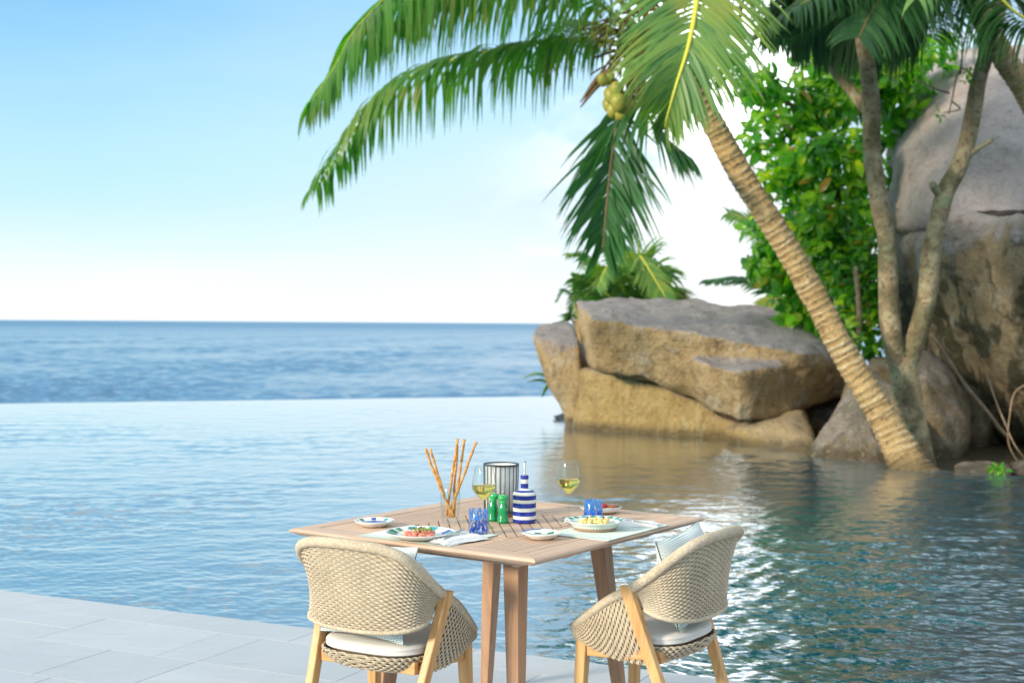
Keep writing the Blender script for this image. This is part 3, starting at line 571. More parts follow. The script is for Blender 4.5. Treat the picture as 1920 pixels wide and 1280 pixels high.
def palmtrunk(path, r0, r1, flare, parent, sides=16, pitch=.075, mlight=None):
    P = spline(path, 200); T, Ln = tparams(P); nr = int(Ln / pitch); vs = []; mb = MB(); rings = []
    for k in range(nr):
        jt = random.uniform(-.5, .5)
        for (o_, rk, mi) in ((0, 1.0, 0), (.55, 1.01, 0), (.80, 1.075, 1), (.97, 1.06, 1)):
            rings.append(((k + o_ + (jt if o_ > .3 and o_ < .9 else 0) * .5) / nr, rk * (1 + random.uniform(-.012, .012)), mi))
    ref = None; mm = []
    for q, (f, rk, mi) in enumerate(rings):
        p = poly(P, f); p2_ = poly(P, min(1, f + .01)); p0_ = poly(P, max(0, f - .01)); t = (p2_ - p0_).normalized()
        ref = ref if ref is not None else Vector((1, 0, 0)); a = (ref - t * ref.dot(t)).normalized(); ref = a; b = t.cross(a)
        r = (r0 + (r1 - r0) * f + flare * math.exp(-f * 15)) * rk
        for k in range(sides):
            w = 2 * math.pi * k / sides; e = noise.noise(Vector((math.cos(w) * 1.3, math.sin(w) * 1.3, f * Ln * 3)))
            vs.append(p + (a * math.cos(w) + b * math.sin(w)) * r * (1 + .11 * e) + t * (pitch * .35 * noise.noise(Vector((math.cos(w), math.sin(w), q * .35)))) - parent.location)
        if q < len(rings) - 1: mm += [mi] * sides
    fs = [(i * sides + k, i * sides + (k + 1) % sides, (i + 1) * sides + (k + 1) % sides, (i + 1) * sides + k) for i in range(len(rings) - 1) for k in range(sides)]
    mb.v = [tuple(v) for v in vs]; mb.f = fs; mb.m = mm; return mb.build('trunk', [M_palmb, M_ring], parent)
def poly(P, s):
    if id(P) not in _pc: _pc[id(P)] = (tparams(P)[0], P)
    T = _pc[id(P)][0]
    s = min(.99999, max(0, s)); j = min(int(np.searchsorted(T, s, 'right')) - 1, len(P) - 2); j = max(j, 0)
    return P[j].lerp(P[j + 1], (s - T[j]) / (T[j + 1] - T[j]))
_pc = {}
palmtrunk([pt(*p) for p in trunk_px], .140, .116, .15, palm)
CX = pt(1215, 60, 13.95)
def FP(L): return loc([pt(*p) for p in L])
X = Vector((1, 0, 0))
frond(palm, FP([(1190, 30, 14.0), (1090, -60, 13.9), (950, -95, 13.7), (800, -60, 13.4), (680, 40, 13.1), (625, 130, 13.0), (585, 190, 12.9)]), 1.55, M_frond, M_rach, 150, 1.15, .046, seed=1, ang=18, tipang=34, tail=.72)
frond(palm, FP([(1190, 60, 13.9), (1100, -10, 13.7), (1000, -60, 13.6), (880, -45, 13.4), (790, 0, 13.3), (720, 60, 13.2)]), 1.15, M_frond, M_rach, 84, 1.15, .044, seed=11, ang=18, tipang=25)
frond(palm, FP([(1200, 92, 14.1), (1130, 76, 14.2), (1050, 75, 14.3), (960, 90, 14.5), (850, 112, 14.7), (750, 155, 14.9), (685, 215, 15.0), (635, 290, 15.1), (592, 352, 15.2)]), 1.08, M_frond, M_rachy, 140, 1.05, .045, seed=2, ang=22, tipang=30, start=.08, tail=.62)
frond(palm, FP([(1325, -110, 13.2), (1312, -50, 12.9), (1304, 20, 12.7), (1290, 90, 12.5), (1268, 160, 12.45), (1252, 215, 12.5), (1246, 240, 12.55)]), 1.04, M_frondy, M_rachy, 150, .42, .040, side=X, seed=3, ang=12, start=.0, tipang=66, rr=.032, jitter=.08, tail=.78)
frond(palm, FP([(1190, 100, 14.0), (1165, 170, 13.9), (1155, 240, 13.8), (1145, 310, 13.75), (1136, 400, 13.7), (1130, 470, 13.7)]), .98, M_frondt, M_rachd, 66, .32, .048, side=X, seed=4, ang=42, start=.28, tipang=62, jitter=.18)
frond(palm, FP([(1215, 110, 13.9), (1200, 160, 13.9), (1215, 215, 13.8), (1250, 260, 13.75), (1285, 290, 13.7)]), .90, M_frondt, M_rachd, 44, .5, .045, seed=5, ang=40, start=.2, tipang=50)
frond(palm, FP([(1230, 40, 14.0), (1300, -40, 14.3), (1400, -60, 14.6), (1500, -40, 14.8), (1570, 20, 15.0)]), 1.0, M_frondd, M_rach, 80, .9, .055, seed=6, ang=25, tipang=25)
frond(palm, FP([(1210, 90, 14.0), (1120, 45, 14.6), (1040, 60, 15.2), (980, 130, 15.8)]), .8, M_frondt, M_rach, 50, .9, .045, seed=7, ang=30)
frond(palm, FP([(1225, 50, 14.0), (1180, -40, 14.6), (1150, -120, 15.3), (1120, -160, 16)]), .9, M_frond, M_rach, 50, .7, .05, seed=8, ang=35)
frond(palm, FP([(1225, 60, 13.9), (1260, 70, 13.4), (1290, 100, 13.1), (1330, 150, 12.9)]), .55, M_frondy, M_rachy, 44, .75, .045, seed=9, ang=28, start=.3)
rnd = random.Random(5)
dry = MB()
for k in range(2):      # two folded dark dead leaflets bundles left of the nuts
    a = pt(1165 - k * 6, 128 + k * 22, 13.8) - base; b = pt(1088, 200 + k * 10 - 8, 13.7) - base
    c = a.lerp(b, .5) + Vector((0, 0, .10)); C = spline([a, c, b], 14); dry.tube(C, [.012 + .045 * math.sin(math.pi * i / 13) for i in range(14)], 6, flat=.5)
dry.build('dead_leaf_bundle', M_rachd, palm)
crown = MB()
for k in range(70):     # fibrous sheaths and flower stalks round the heart of the crown
    a = CX + Vector((rnd.gauss(0, .16), rnd.gauss(0, .16), rnd.gauss(0, .16))) - base
    d = Vector((rnd.gauss(-.5, .5), rnd.gauss(0, .4), rnd.gauss(-.5, .6))).normalized() * rnd.uniform(.2, .62)
    crown.tube(spline([a, a + d * .5 + Vector((0, 0, .04)), a + d + Vector((0, 0, -.08))], 6), [rnd.uniform(.01, .035) * (1 - i * .13) for i in range(6)], 5)
for k in range(5):
    a = CX - base + Vector((0, 0, -.05)); b = pt(1175 + k * 10, 190 + rnd.uniform(-20, 30), 13.8) - base
    crown.tube(spline([a, a.lerp(b, .5) + Vector((-.06, 0, .04)), b], 8), [.05 - .004 * i for i in range(8)], 7)
crown.build('crown_fibre', M_fib, palm)
beads = MB()
for k in range(80):
    p = pt(rnd.gauss(1155, 28), rnd.gauss(62, 30), 13.8 + rnd.uniform(-.2, .2)) - base
    beads.tube([p, p + Vector((0, 0, .02)), p + Vector((0, 0, .045))], [.012, .022, .008], 5)
beads.build('flower_cluster', M_coco, palm, kind='stuff')
nut = MB().lathe([(0.001, -.13), (.05, -.115), (.085, -.07), (.1, 0), (.09, .06), (.055, .105), (.02, .12), (.001, .125)], 16).mesh('coconut', M_coco)
for (x, y, s) in ((1146, 178, .95), (1160, 192, 1.05), (1150, 205, .9), (1168, 208, 1.1), (1142, 196, .85), (1173, 186, .9), (1130, 150, .7), (1142, 146, .75), (1156, 168, .85), (1180, 200, .8)):
    link('coconut', nut, palm, pt(x, y, 13.65 + rnd.uniform(-.06, .1)) - base, (rnd.uniform(-.5, .5), rnd.uniform(-.5, .5), 0), s * .82)

# second palm, trunk leaning out of the right side, fronds over the top of the frame
p2 = thing('coconut_palm', pt(2080, 420, 16.0) * 1, 'coconut palm leaning in from the right edge with dark fronds hanging over the top', 'palm tree')
p2.location.z = -.06; p2.location.x = 8.1; p2.location.y = 15.2; base2 = p2.location.copy()
def FP2(L): return [pt(*p) - base2 for p in L]
t2 = spline([Vector((8.1, 15.2, -.1)), pt(2160, 560, 15), pt(2000, 300, 14.6), pt(1925, 175, 14.4), pt(1880, 105, 14.3), pt(1840, 30, 14.2), pt(1800, -60, 14.1)], 90)
palmtrunk(t2[::6], .17, .11, .12, p2)
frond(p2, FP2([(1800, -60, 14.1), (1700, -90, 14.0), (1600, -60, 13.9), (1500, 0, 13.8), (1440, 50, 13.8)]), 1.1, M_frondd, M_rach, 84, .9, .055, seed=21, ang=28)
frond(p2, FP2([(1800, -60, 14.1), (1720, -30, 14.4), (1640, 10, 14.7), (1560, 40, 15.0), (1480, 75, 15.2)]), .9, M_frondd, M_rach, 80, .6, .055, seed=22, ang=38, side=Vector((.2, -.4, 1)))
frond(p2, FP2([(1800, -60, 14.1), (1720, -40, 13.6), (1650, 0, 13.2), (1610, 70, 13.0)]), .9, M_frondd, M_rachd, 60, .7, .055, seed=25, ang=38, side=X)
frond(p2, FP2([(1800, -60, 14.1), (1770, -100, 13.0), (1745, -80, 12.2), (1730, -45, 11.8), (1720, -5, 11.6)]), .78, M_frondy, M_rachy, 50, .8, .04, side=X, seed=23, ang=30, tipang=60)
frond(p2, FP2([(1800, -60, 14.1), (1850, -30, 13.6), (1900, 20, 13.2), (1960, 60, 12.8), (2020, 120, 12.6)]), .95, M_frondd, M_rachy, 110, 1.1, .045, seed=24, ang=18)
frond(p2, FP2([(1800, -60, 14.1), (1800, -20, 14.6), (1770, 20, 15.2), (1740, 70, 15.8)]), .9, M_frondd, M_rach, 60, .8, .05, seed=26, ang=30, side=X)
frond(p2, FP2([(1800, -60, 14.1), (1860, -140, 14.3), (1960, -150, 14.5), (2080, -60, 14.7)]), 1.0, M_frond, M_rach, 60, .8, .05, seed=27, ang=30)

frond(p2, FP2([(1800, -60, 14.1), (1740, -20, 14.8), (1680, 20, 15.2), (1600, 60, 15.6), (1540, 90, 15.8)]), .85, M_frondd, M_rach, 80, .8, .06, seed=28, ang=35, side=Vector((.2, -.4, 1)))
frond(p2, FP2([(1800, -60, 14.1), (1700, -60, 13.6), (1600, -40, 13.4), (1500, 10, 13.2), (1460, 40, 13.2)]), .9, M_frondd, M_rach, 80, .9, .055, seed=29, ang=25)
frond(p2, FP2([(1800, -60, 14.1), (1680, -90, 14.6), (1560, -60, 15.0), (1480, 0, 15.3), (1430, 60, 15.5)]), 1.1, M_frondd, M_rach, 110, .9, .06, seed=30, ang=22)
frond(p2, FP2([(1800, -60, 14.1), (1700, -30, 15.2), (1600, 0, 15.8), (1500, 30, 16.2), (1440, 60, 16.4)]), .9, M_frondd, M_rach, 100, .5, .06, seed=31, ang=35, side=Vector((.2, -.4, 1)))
# small palms beyond the boulders
def small_palm(x, y, D, h, tips, label, m, mr, seed, ll=.8, n=60, wid=.06):
    b = pt(x, y, D); g = Vector((b.x, b.y, -.3)); o = thing('young_palm', g, label, 'palm tree', 'young palms beyond the boulders')
    MB().tube(spline([Vector((0, 0, 0)), Vector((.05, 0, (b - g).z * .5)), b - g], 12), .09, 8).build('trunk', M_palmb, o)
    for k, T in enumerate(tips):
        pts = [b - g] + [pt(*p) - g for p in T]
        frond(o, pts, ll, m[k % len(m)], mr, n, .45, wid, seed=seed + k, ang=38, side=X if k % 2 else None, tipang=40)
    return o
small_palm(1190, 590, 23, 2, [[(1150, 530, 22.9), (1100, 480, 22.8), (1070, 475, 22.8)], [(1150, 560, 22.5), (1110, 530, 22.3), (1075, 520, 22.2)], [(1200, 520, 23), (1200, 470, 23), (1195, 440, 23)],
    [(1215, 530, 22.5), (1235, 500, 22.3), (1240, 570, 22.1)], [(1165, 530, 22.3), (1140, 500, 22), (1120, 540, 21.8)], [(1215, 540, 22.2), (1200, 480, 22.0), (1250, 560, 21.6)], [(1180, 520, 23), (1160, 460, 23.2), (1120, 450, 23.4)], [(1230, 550, 22.8), (1260, 540, 22.9), (1270, 575, 23)]],
    'bushy bright green palm showing above the left end of the flat topped boulder', [M_frondy, M_frondy], M_rachy, 40, .62)
small_palm(1510, 600, 22, 2, [[(1450, 545, 21.9), (1390, 520, 21.8), (1325, 525, 21.7)], [(1480, 480, 22.3), (1430, 420, 22.5), (1365, 400, 22.6)], [(1520, 550, 22.4), (1500, 520, 22.6), (1450, 530, 22.8)], [(1490, 570, 21.6), (1460, 560, 21.4), (1430, 580, 21.3)]],
    'small palm with grey green arching frond over the right end of the flat topped boulder', [M_frondt, M_frondy], M_rach, 60, .6)
small_palm(1085, 600, 24, 2, [[(1075, 560, 24), (1060, 545, 24), (1045, 560, 24)], [(1100, 555, 24), (1090, 530, 24), (1070, 600, 24)], [(1070, 590, 24), (1058, 600, 24), (1040, 605, 24)]],
    'thin wispy palm peeking out left of the flat topped boulder', [M_frondt], M_rach, 80, .35, 30, .04)
pl = thing('seaside_plant', pt(1045, 716, 21.6), 'bright green blade leaves poking out left of the pillar rock', 'plant'); pl.location.z = -.03
mb = MB(); b0 = pl.location
frp = [[(1040, 718, 21.5), (1012, 700, 21.4), (980, 708, 21.3)], [(1040, 724, 21.5), (1015, 712, 21.5), (988, 716, 21.5)], [(1042, 730, 21.5), (1028, 722, 21.5), (1016, 744, 21.5)]]
for T in frp:
    C = spline([pt(1075, 740, 21.6) - b0] + [pt(*p) - b0 for p in T], 12); w = [.01 + .09 * math.sin(math.pi * min(1, (i + .5) / 12)) for i in range(12)]
    mb.tube(C, w, 6, flat=.25)
mb.build('leaf', M_frondy, pl); MB().tube([Vector((0, 0, 0)) + pt(1075, 800, 21.6) - b0, pt(1075, 740, 21.6) - b0], .03, 6).build('stem', M_frond, pl)

# ------------------------------------------------------------------ broadleaf tree with forked trunk, and the leafy trees behind
def leafmesh(name, m, L_=.15, w=.06, curl=.02):
    xs = [0, .18, .45, .75, 1.0]; ws = [.06, .6, 1.0, .85, .0]; vs = []
    for x, q in zip(xs, ws):
        z = -curl * (x * 2 - .6) ** 2 * 1.2
        vs += [(-w / 2 * q, x * L_, z + .25 * w * q * .5), (0, x * L_, z), (w / 2 * q, x * L_, z + .25 * w * q * .5)]
    fs = []
    for i in range(4): fs += [(3 * i, 3 * i + 1, 3 * i + 4, 3 * i + 3), (3 * i + 1, 3 * i + 2, 3 * i + 5, 3 * i + 4)]
    return MB().add(vs, fs), vs, fs
LV, lvs, lfs = leafmesh('leaf', M_leaf)
def leafcloud(parent, blobs, n, nind, m, m2, seed, size=(.8, 1.5), front=None, branches=True, base=None):
    rnd = random.Random(seed); items = []
    tot = sum(b[1] ** 1.5 * b[2] for b in blobs)
    for c, rx, rz in blobs:
        for _ in range(int(n * rx ** 1.5 * rz / tot / 6)):
            while True:
                v = Vector((rnd.uniform(-1, 1), rnd.uniform(-1, 1), rnd.uniform(-1, 1)))
                if .1 < v.length < 1: break
            v *= 1 if rnd.random() < .4 else (.75 + .25 * rnd.random()) / v.length
            tc_ = Vector((c.x + v.x * rx, c.y + v.y * rx * .9, c.z + v.z * rz))      # a twig end: leaves in a rosette
            ax = Vector((v.x * .8, v.y * .8 - .2, v.z * .5 + .35)).normalized()
            for k in range(6):
                w = k * 2.4 + rnd.random(); a = ax.orthogonal().normalized(); b = ax.cross(a)
                d = (a * math.cos(w) + b * math.sin(w)) * 1.0 + ax * rnd.uniform(.0, .9) + Vector((0, 0, -.25)); d.normalize()
                z = (ax - d * ax.dot(d)).normalized() + Vector((rnd.gauss(0, .25), rnd.gauss(0, .25), rnd.gauss(0, .25))); z = (z - d * z.dot(d)).normalized(); x = d.cross(z)
                items.append((tc_ + d * .01 - base, Matrix((x, d, z)).transposed(), rnd.uniform(*size), (tc_.y)))
    items.sort(key=lambda i: i[3]); mes = [LV.mesh('leaf', m), LV.mesh('leaf', m2)]
    step = max(1, len(items) // 3 // max(1, nind)); ind = set(range(0, len(items) // 3, step)) if nind else set(); ind = set(list(sorted(ind))[:nind])
    A = MB(); V0 = np.array(lvs)
    for i, (p, M3, s, _) in enumerate(items):
        if i in ind:
            o = bpy.data.objects.new('leaf', mes[i % 2]); COL.objects.link(o); o.parent = parent; o.matrix_local = Matrix.Translation(p) @ M3.to_4x4() @ Matrix.Scale(s, 4)
        else:
            q = V0 @ (np.array(M3).T * s) + np.array(p); A.add(q.tolist(), lfs, rnd.randint(0, 1))
    A.build('foliage', [m, m2], parent, kind='stuff')
def blobs(L): return [(pt(x, y, D), rx / F * D, rz / F * D) for x, y, D, rx, rz in L]
tr = thing('forked_tree', at(1715, 872, 0), 'forked tree with two lichen spotted trunks rising beside the leaning palm', 'tree'); bt = tr.location.copy()
def TR(L): return [pt(*p) - bt for p in L]
def limb(o, L, r0, r1, m=M_bark, name='trunk', n=40, sides=12, nz=.02):
    C = spline(TRb(L, o), n); C = [c + Vector((noise.noise(c * 2.5) * nz, noise.noise(c * 2.5 + Vector((5, 5, 5))) * nz, 0)) for c in C]
    rs = [(r0 + (r1 - r0) * i / (n - 1)) * (1 + .07 * noise.noise(C[i] * 3)) for i in range(n)]
    return MB().tube(C, rs, sides).build(name, m, o)
def TRb(L, o): return [pt(*p) - o.location for p in L]
limb(tr, [(1725, 895, 14.8), (1718, 860, 14.8), (1708, 800, 14.8), (1698, 730, 14.8), (1690, 670, 14.8)], .215, .15)
limb(tr, [(1688, 700, 14.8), (1672, 620, 14.7), (1664, 520, 14.7), (1662, 440, 14.7), (1650, 380, 14.7), (1636, 300, 14.7), (1633, 200, 14.7), (1626, 120, 14.7), (1612, 40, 14.7), (1600, -60, 14.8)], .118, .085)
limb(tr, [(1697, 690, 14.8), (1715, 640, 14.7), (1738, 550, 14.6), (1748, 460, 14.6), (1770, 370, 14.5), (1803, 300, 14.5), (1822, 220, 14.4), (1840, 130, 14.4), (1862, 60, 14.3), (1890, -60, 14.2)], .112, .08)
limb(tr, [(1815, 292, 14.45), (1838, 275, 14.4), (1862, 262, 14.35)], .035, .018, name='branch_stub', n=8)
limb(tr, [(1772, 372, 14.5), (1757, 355, 14.45), (1750, 345, 14.4)], .06, .04, name='branch_stub', n=8)
for L_ in ([(1836, 150, 14.4), (1800, 130, 14.2), (1785, 190, 14.1), (1780, 215, 14.1)], [(1780, 175, 14.1), (1750, 165, 14.0), (1720, 150, 14)], [(1800, 140, 14.2), (1805, 90, 14.1), (1800, 60, 14.1)], [(1785, 190, 14.1), (1800, 205, 14.05), (1770, 212, 14.0)]):
    limb(tr, L_, .012, .006, m=M_dry, name='twig', n=14, sides=5)
leafcloud(tr, blobs([(1755, 212, 14.0, 9, 9), (1822, 140, 14.1, 12, 10), (1812, 160, 14.1, 8, 8)]), 36, 12, M_leaf, M_leafd, 77, size=(.45, .7), base=bt)
for L_ in ([(1600, -60, 14.8), (1570, -180, 15), (1500, -260, 15.3)], [(1600, -60, 14.8), (1640, -200, 15), (1700, -330, 15.2)], [(1890, -60, 14.2), (1930, -180, 14.3), (1900, -320, 14.6)], [(1890, -60, 14.2), (1990, -140, 14.2), (2090, -250, 14.4)]):
    limb(tr, L_, .07, .03, name='branch', n=14, sides=8)
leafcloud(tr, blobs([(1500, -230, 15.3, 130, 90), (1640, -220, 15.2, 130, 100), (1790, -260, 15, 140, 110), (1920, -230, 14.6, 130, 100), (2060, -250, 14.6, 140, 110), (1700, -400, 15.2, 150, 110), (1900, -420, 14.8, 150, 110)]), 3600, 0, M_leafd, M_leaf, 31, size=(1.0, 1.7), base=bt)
limb(tr, [(1535, 85, 15.5), (1560, 130, 15.4), (1600, 175, 15.2), (1630, 210, 14.9)], .05, .07, name='branch', n=16)

tb = thing('leafy_tree', Vector((pt(1560, 700, 19).x, 19, -.1)), 'dense leafy tree with large glossy bright green leaves behind the palm trunk', 'tree', 'leafy trees behind the boulders')
limb(tb, [(1590, 760, 19), (1585, 600, 18.8), (1570, 450, 18.6), (1560, 300, 18.5), (1540, 180, 18.5)], .12, .05, m=M_dry, n=30)
for L_ in ([(1580, 560, 18.8), (1540, 470, 18.3), (1520, 400, 18)], [(1568, 430, 18.6), (1610, 350, 18.2), (1630, 260, 18)], [(1560, 320, 18.5), (1500, 260, 18.2), (1455, 215, 18)], [(1548, 230, 18.5), (1470, 190, 18.2), (1420, 175, 18)], [(1590, 640, 18.9), (1620, 560, 18.5), (1640, 500, 18)]):
    limb(tb, L_, .045, .015, m=M_dry, name='branch', n=14, sides=7)
leafcloud(tb, blobs([(1560, 180, 18.6, 75, 55), (1480, 200, 18.4, 60, 40), (1620, 150, 18.6, 90, 60), (1680, 120, 19, 60, 50), (1500, 290, 18.2, 75, 50), (1590, 300, 18.4, 70, 65), (1450, 300, 18.2, 38, 30), (1530, 370, 18.2, 65, 45), (1600, 400, 18.4, 55, 50),
    (1690, 180, 19.2, 60, 45), (1740, 100, 19.4, 60, 40), (1420, 160, 18.1, 40, 25), (1440, 345, 18.2, 45, 28), (1405, 150, 18, 40, 26), (1430, 250, 18.1, 45, 35), (1360, 120, 17.5, 30, 20), (1500, 420, 18.3, 60, 40), (1560, 470, 18.3, 60, 40), (1670, 250, 19.6, 45, 60), (1450, 500, 18.4, 50, 35), (1440, 430, 18.3, 40, 28), (1490, 590, 18.6, 45, 30), (1560, 110, 18.6, 70, 40), (1640, 350, 19.4, 30, 50)]), 4600, 290, M_leaf, M_leafd, 5, base=tb.location, size=(.7, 1.9))
tb2 = thing('leafy_tree', Vector((pt(1600, 700, 18).x, 17.6, -.1)), 'darker leafy tree low between the palm trunk and the forked trunk', 'tree', 'leafy trees behind the boulders')
limb(tb2, [(1600, 770, 17.6), (1600, 700, 17.6), (1610, 600, 17.7), (1605, 500, 17.8)], .06, .03, m=M_dry, n=16)
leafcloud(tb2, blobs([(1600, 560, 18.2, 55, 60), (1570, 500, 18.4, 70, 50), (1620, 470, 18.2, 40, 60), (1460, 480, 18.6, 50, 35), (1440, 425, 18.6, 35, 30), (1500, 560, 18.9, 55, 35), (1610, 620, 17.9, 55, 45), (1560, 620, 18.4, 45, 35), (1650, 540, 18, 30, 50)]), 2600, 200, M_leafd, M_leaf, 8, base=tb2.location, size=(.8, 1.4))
sp_ = thing('seedling', at(1865, 880, 0), 'small bright green seedling at the pool edge in the dark lower right', 'plant'); bs = sp_.location.copy()
MB().tube([Vector((0, 0, -.02)), Vector((0, 0, .06))], .01, 6).build('stem', M_frond, sp_)
leafcloud(sp_, [(at(1865, 880, .03), .08, .03), (at(1888, 884, .02), .05, .02)], 30, 30, M_leaf, M_leafd, 9, base=bs, size=(.4, .65))
dl = thing('dead_branch', pt(1885, 812, 15.9), 'bare pale branch leaning against the foot of the giant boulder', 'branch')
limb(dl, [(1890, 820, 15.8), (1840, 760, 15.6), (1795, 700, 15.5), (1745, 625, 15.4)], .026, .018, m=M_dry, name='bough', n=20, sides=8)
for P0, lab in (([(1925, 720, 14.9), (1905, 735, 14.9), (1895, 770, 14.8), (1890, 830, 14.8), (1915, 880, 14.6)], 'bent reddish root hanging beside the giant boulder at the right edge'), ([(1850, 700, 15.9), (1870, 760, 15.6), (1900, 830, 15.2), (1935, 880, 15)], 'straight pale root running down the giant boulder')):
    ro = thing('root', pt(*P0[0]), lab, 'root', 'roots on the giant boulder'); limb(ro, P0, .011, .008, m=M_dry, name='strand', n=20, sides=6)

# ------------------------------------------------------------------ table
TC = Vector((-.026, 4.843, 0)); TA = math.atan2(.8216, .5701); U = Vector((math.cos(TA), math.sin(TA), 0)); Vv = Vector((-U.y, U.x, 0))
HU, HV = .567, .517; TZ = .75
table = thing('dining_table', TC, 'square slatted teak dining table set for two beside the pool', 'table', rz=TA)
bw = .075
def border(L_, half, name='border_board'):
    """one mitred border board, local x along its length, outer edge towards -y"""
    prof = [(bw, 0), (.012, 0), (.004, -.003), (0, -.008), (.004, -.013), (.03, -.026), (bw, -.026)]   # (distance in from the edge, z)
    mb = MB(); n = len(prof)
    vs = [(-L_ + d, d, z) for d, z in prof] + [(L_ - d, d, z) for d, z in prof]
    mb.add(vs, [(i, (i + 1) % n, (i + 1) % n + n, i + n) for i in range(n)] + [tuple(range(n)), tuple(range(n, 2 * n))[::-1]]); return mb
for ang, L_, off in ((0, HU, HV), (90, HV, HU), (180, HU, HV), (270, HV, HU)):
    o = border(L_ - .0006, off).build('border_board', M_slat, table, smooth=False); a = R(ang)
    o.rotation_euler.z = a; o.location = Vector((math.sin(a) * off, -math.cos(a) * off, TZ))
def slat(u0, v0, u1, v1, w):
    d = Vector((u1 - u0, v1 - v0, 0)); l = d.length; mb = MB(); b = .0015
    mb.box((0, 0, -.010), (l, w, .0185))
    o = mb.build('slat', M_slat, table, smooth=False, loc=((u0 + u1) / 2, (v0 + v1) / 2, TZ - .0006 + random.uniform(-.0003, .0003)), rz=math.atan2(d.y, d.x))
iu, iv = HU - bw - .002, HV - bw - .002; cu, cv = .262, .222; pit = .0225
def field(u0, u1, v0, v1, along):
    w = (v1 - v0) if along == 'u' else (u1 - u0); n = round(w / pit); p = w / n
    for i in range(n):
        c = (i + .5) * p
        if along == 'u': slat(u0 + .001, v0 + c, u1 - .001, v0 + c, p - .0042)
        else: slat(u0 + c, v0 + .001, u0 + c, v1 - .001, p - .0042)
field(-iu, -cu, -cv, iv, 'v'); field(-cu, iu, cv, iv, 'u'); field(cu, iu, -iv, cv, 'v'); field(-iu, cu, -iv, -cv, 'u')
# centre panel: slats along the table's diagonal, clipped to the square
dg_ = Vector((cu, cv)).normalized(); pr = Vector((-dg_.y, dg_.x)); k = -11
pw = .036
for k in range(-11, 12):
    c = pr * (k * pw); lo, hi = [], []
    def clip(c):
        a, b = -9, 9
        for ax, h in ((0, cu - .003), (1, cv - .003)):
            t0, t1 = (-h - c[ax]) / dg_[ax], (h - c[ax]) / dg_[ax]; a, b = max(a, t0), min(b, t1)
        return a, b
    cA, cB = c - pr * (pw / 2 - .0022), c + pr * (pw / 2 - .0022)
    a0, b0_ = clip(cA); a1, b1 = clip(cB)
    if b0_ - a0 < .02 or b1 - a1 < .02: continue
    q = [cA + dg_ * a0, cA + dg_ * b0_, cB + dg_ * b1, cB + dg_ * a1]
    MB().add([(p.x, p.y, z) for z in (-.019, -.0004) for p in q], [(3, 2, 1, 0), (4, 5, 6, 7), (0, 1, 5, 4), (1, 2, 6, 5), (2, 3, 7, 6), (3, 0, 4, 7)]).build('slat', M_slat, table, smooth=False, loc=(0, 0, TZ))
ap = MB()
for s in (-1, 1):
    ap.box((0, s * .32, TZ - .048), (.78, .022, .042)); ap.box((s * .36, 0, TZ - .048), (.022, .61, .042))
for s in (-.26, 0, .26): ap.box((s, 0, TZ - .033), (.05, 2 * iv, .022)); 
ap.box((0, 0, TZ - .0335), (2 * iu, .045, .020)); ap.build('apron', M_slat, table, smooth=False)
def tleg(px, top_y, base_px):
    pass
for (tx, ty, bx, by) in ((-.27, .235, -.33, .29), (.27, -.235, .35, -.30), (-.30, -.26, -.33, -.29), (.32, .27, .40, .36)):
    mb = MB(); d = Vector((bx - tx, by - ty, -(TZ - .03)));
    vs = []
    for f, w in ((1, .036), (0, .064)):
        c = Vector((tx, ty, 0)) + Vector((d.x, d.y, 0)) * f; z = (TZ - .028) * (1 - f) + .012 * f
        for x, y in ((-1, -1), (1, -1), (1, 1), (-1, 1)): vs.append((c.x - bx + x * w / 2, c.y - by + y * w / 2, z))
    mb.add(vs, [(3, 2, 1, 0), (4, 5, 6, 7), (0, 1, 5, 4), (1, 2, 6, 5), (2, 3, 7, 6), (3, 0, 4, 7)])
    lg = mb.build('leg', M_tleg, table, smooth=False, loc=(bx, by, 0), bevel=.003)
    MB().lathe([(.0001, 0), (.012, 0), (.012, .012), (.0001, .012)], 12).build('glide', M_tag, lg)

# ------------------------------------------------------------------ chairs
def weave(Sf, rows, cols, r=.0024, strands=2, amp=.0034, sub=4, sides=5, rowsep=None, flatn=1.):
    """rope strands snaking over and under ribs on the surface Sf(s,t) -> (point, normal)"""
    mb = MB()
    for i in range(rows):
        for k in range(strands):
            t = (i + (k + .5) / strands * .86 + .07) / rows; pts = []
            n = cols * sub
            for j in range(n + 1):
                s = j / n; p, nn = Sf(s, t); w = math.cos(math.pi * (s * cols + i)); w = math.copysign(abs(w) ** .6, w)
                pts.append(p + nn * amp * w)
            mb.tube(pts, r, sides, cap=False)
    return mb
half_rim = [(.205, .172, .440), (.222, .10, .492), (.232, .02, .552), (.235, -.06, .600), (.240, -.13, .652), (.236, -.195, .710), (.205, -.250, .762), (.14, -.280, .788), (.07, -.292, .795), (0, -.295, .797)]
half_rim = [(x * (1 - .03 * (z > .6)), y, z if z < .56 else z - .021 * (z - .56) / .237) for x, y, z in half_rim]
full = half_rim + [(-x, y, z) for x, y, z in half_rim[-2::-1]]
rimC = spline(full, 160)
rimT, rimL = tparams(rimC)
def rim(s): return poly(rimC, s)
s_leg = min(range(80), key=lambda i: abs(rimC[i].y + .055)); S0 = rimT[s_leg]; S1 = 1 - S0
lowh = [(.212, -.105, .520), (.220, -.155, .507), (.196, -.205, .495), (.13, -.236, .486), (.06, -.245, .482), (0, -.247, .481)]
lowh = [(x, y, z + .013) for x, y, z in lowh]
lowC = spline(lowh + [(-x, y, z) for x, y, z in lowh[-2::-1]], 80)
cen = Vector((0, .02, 0))
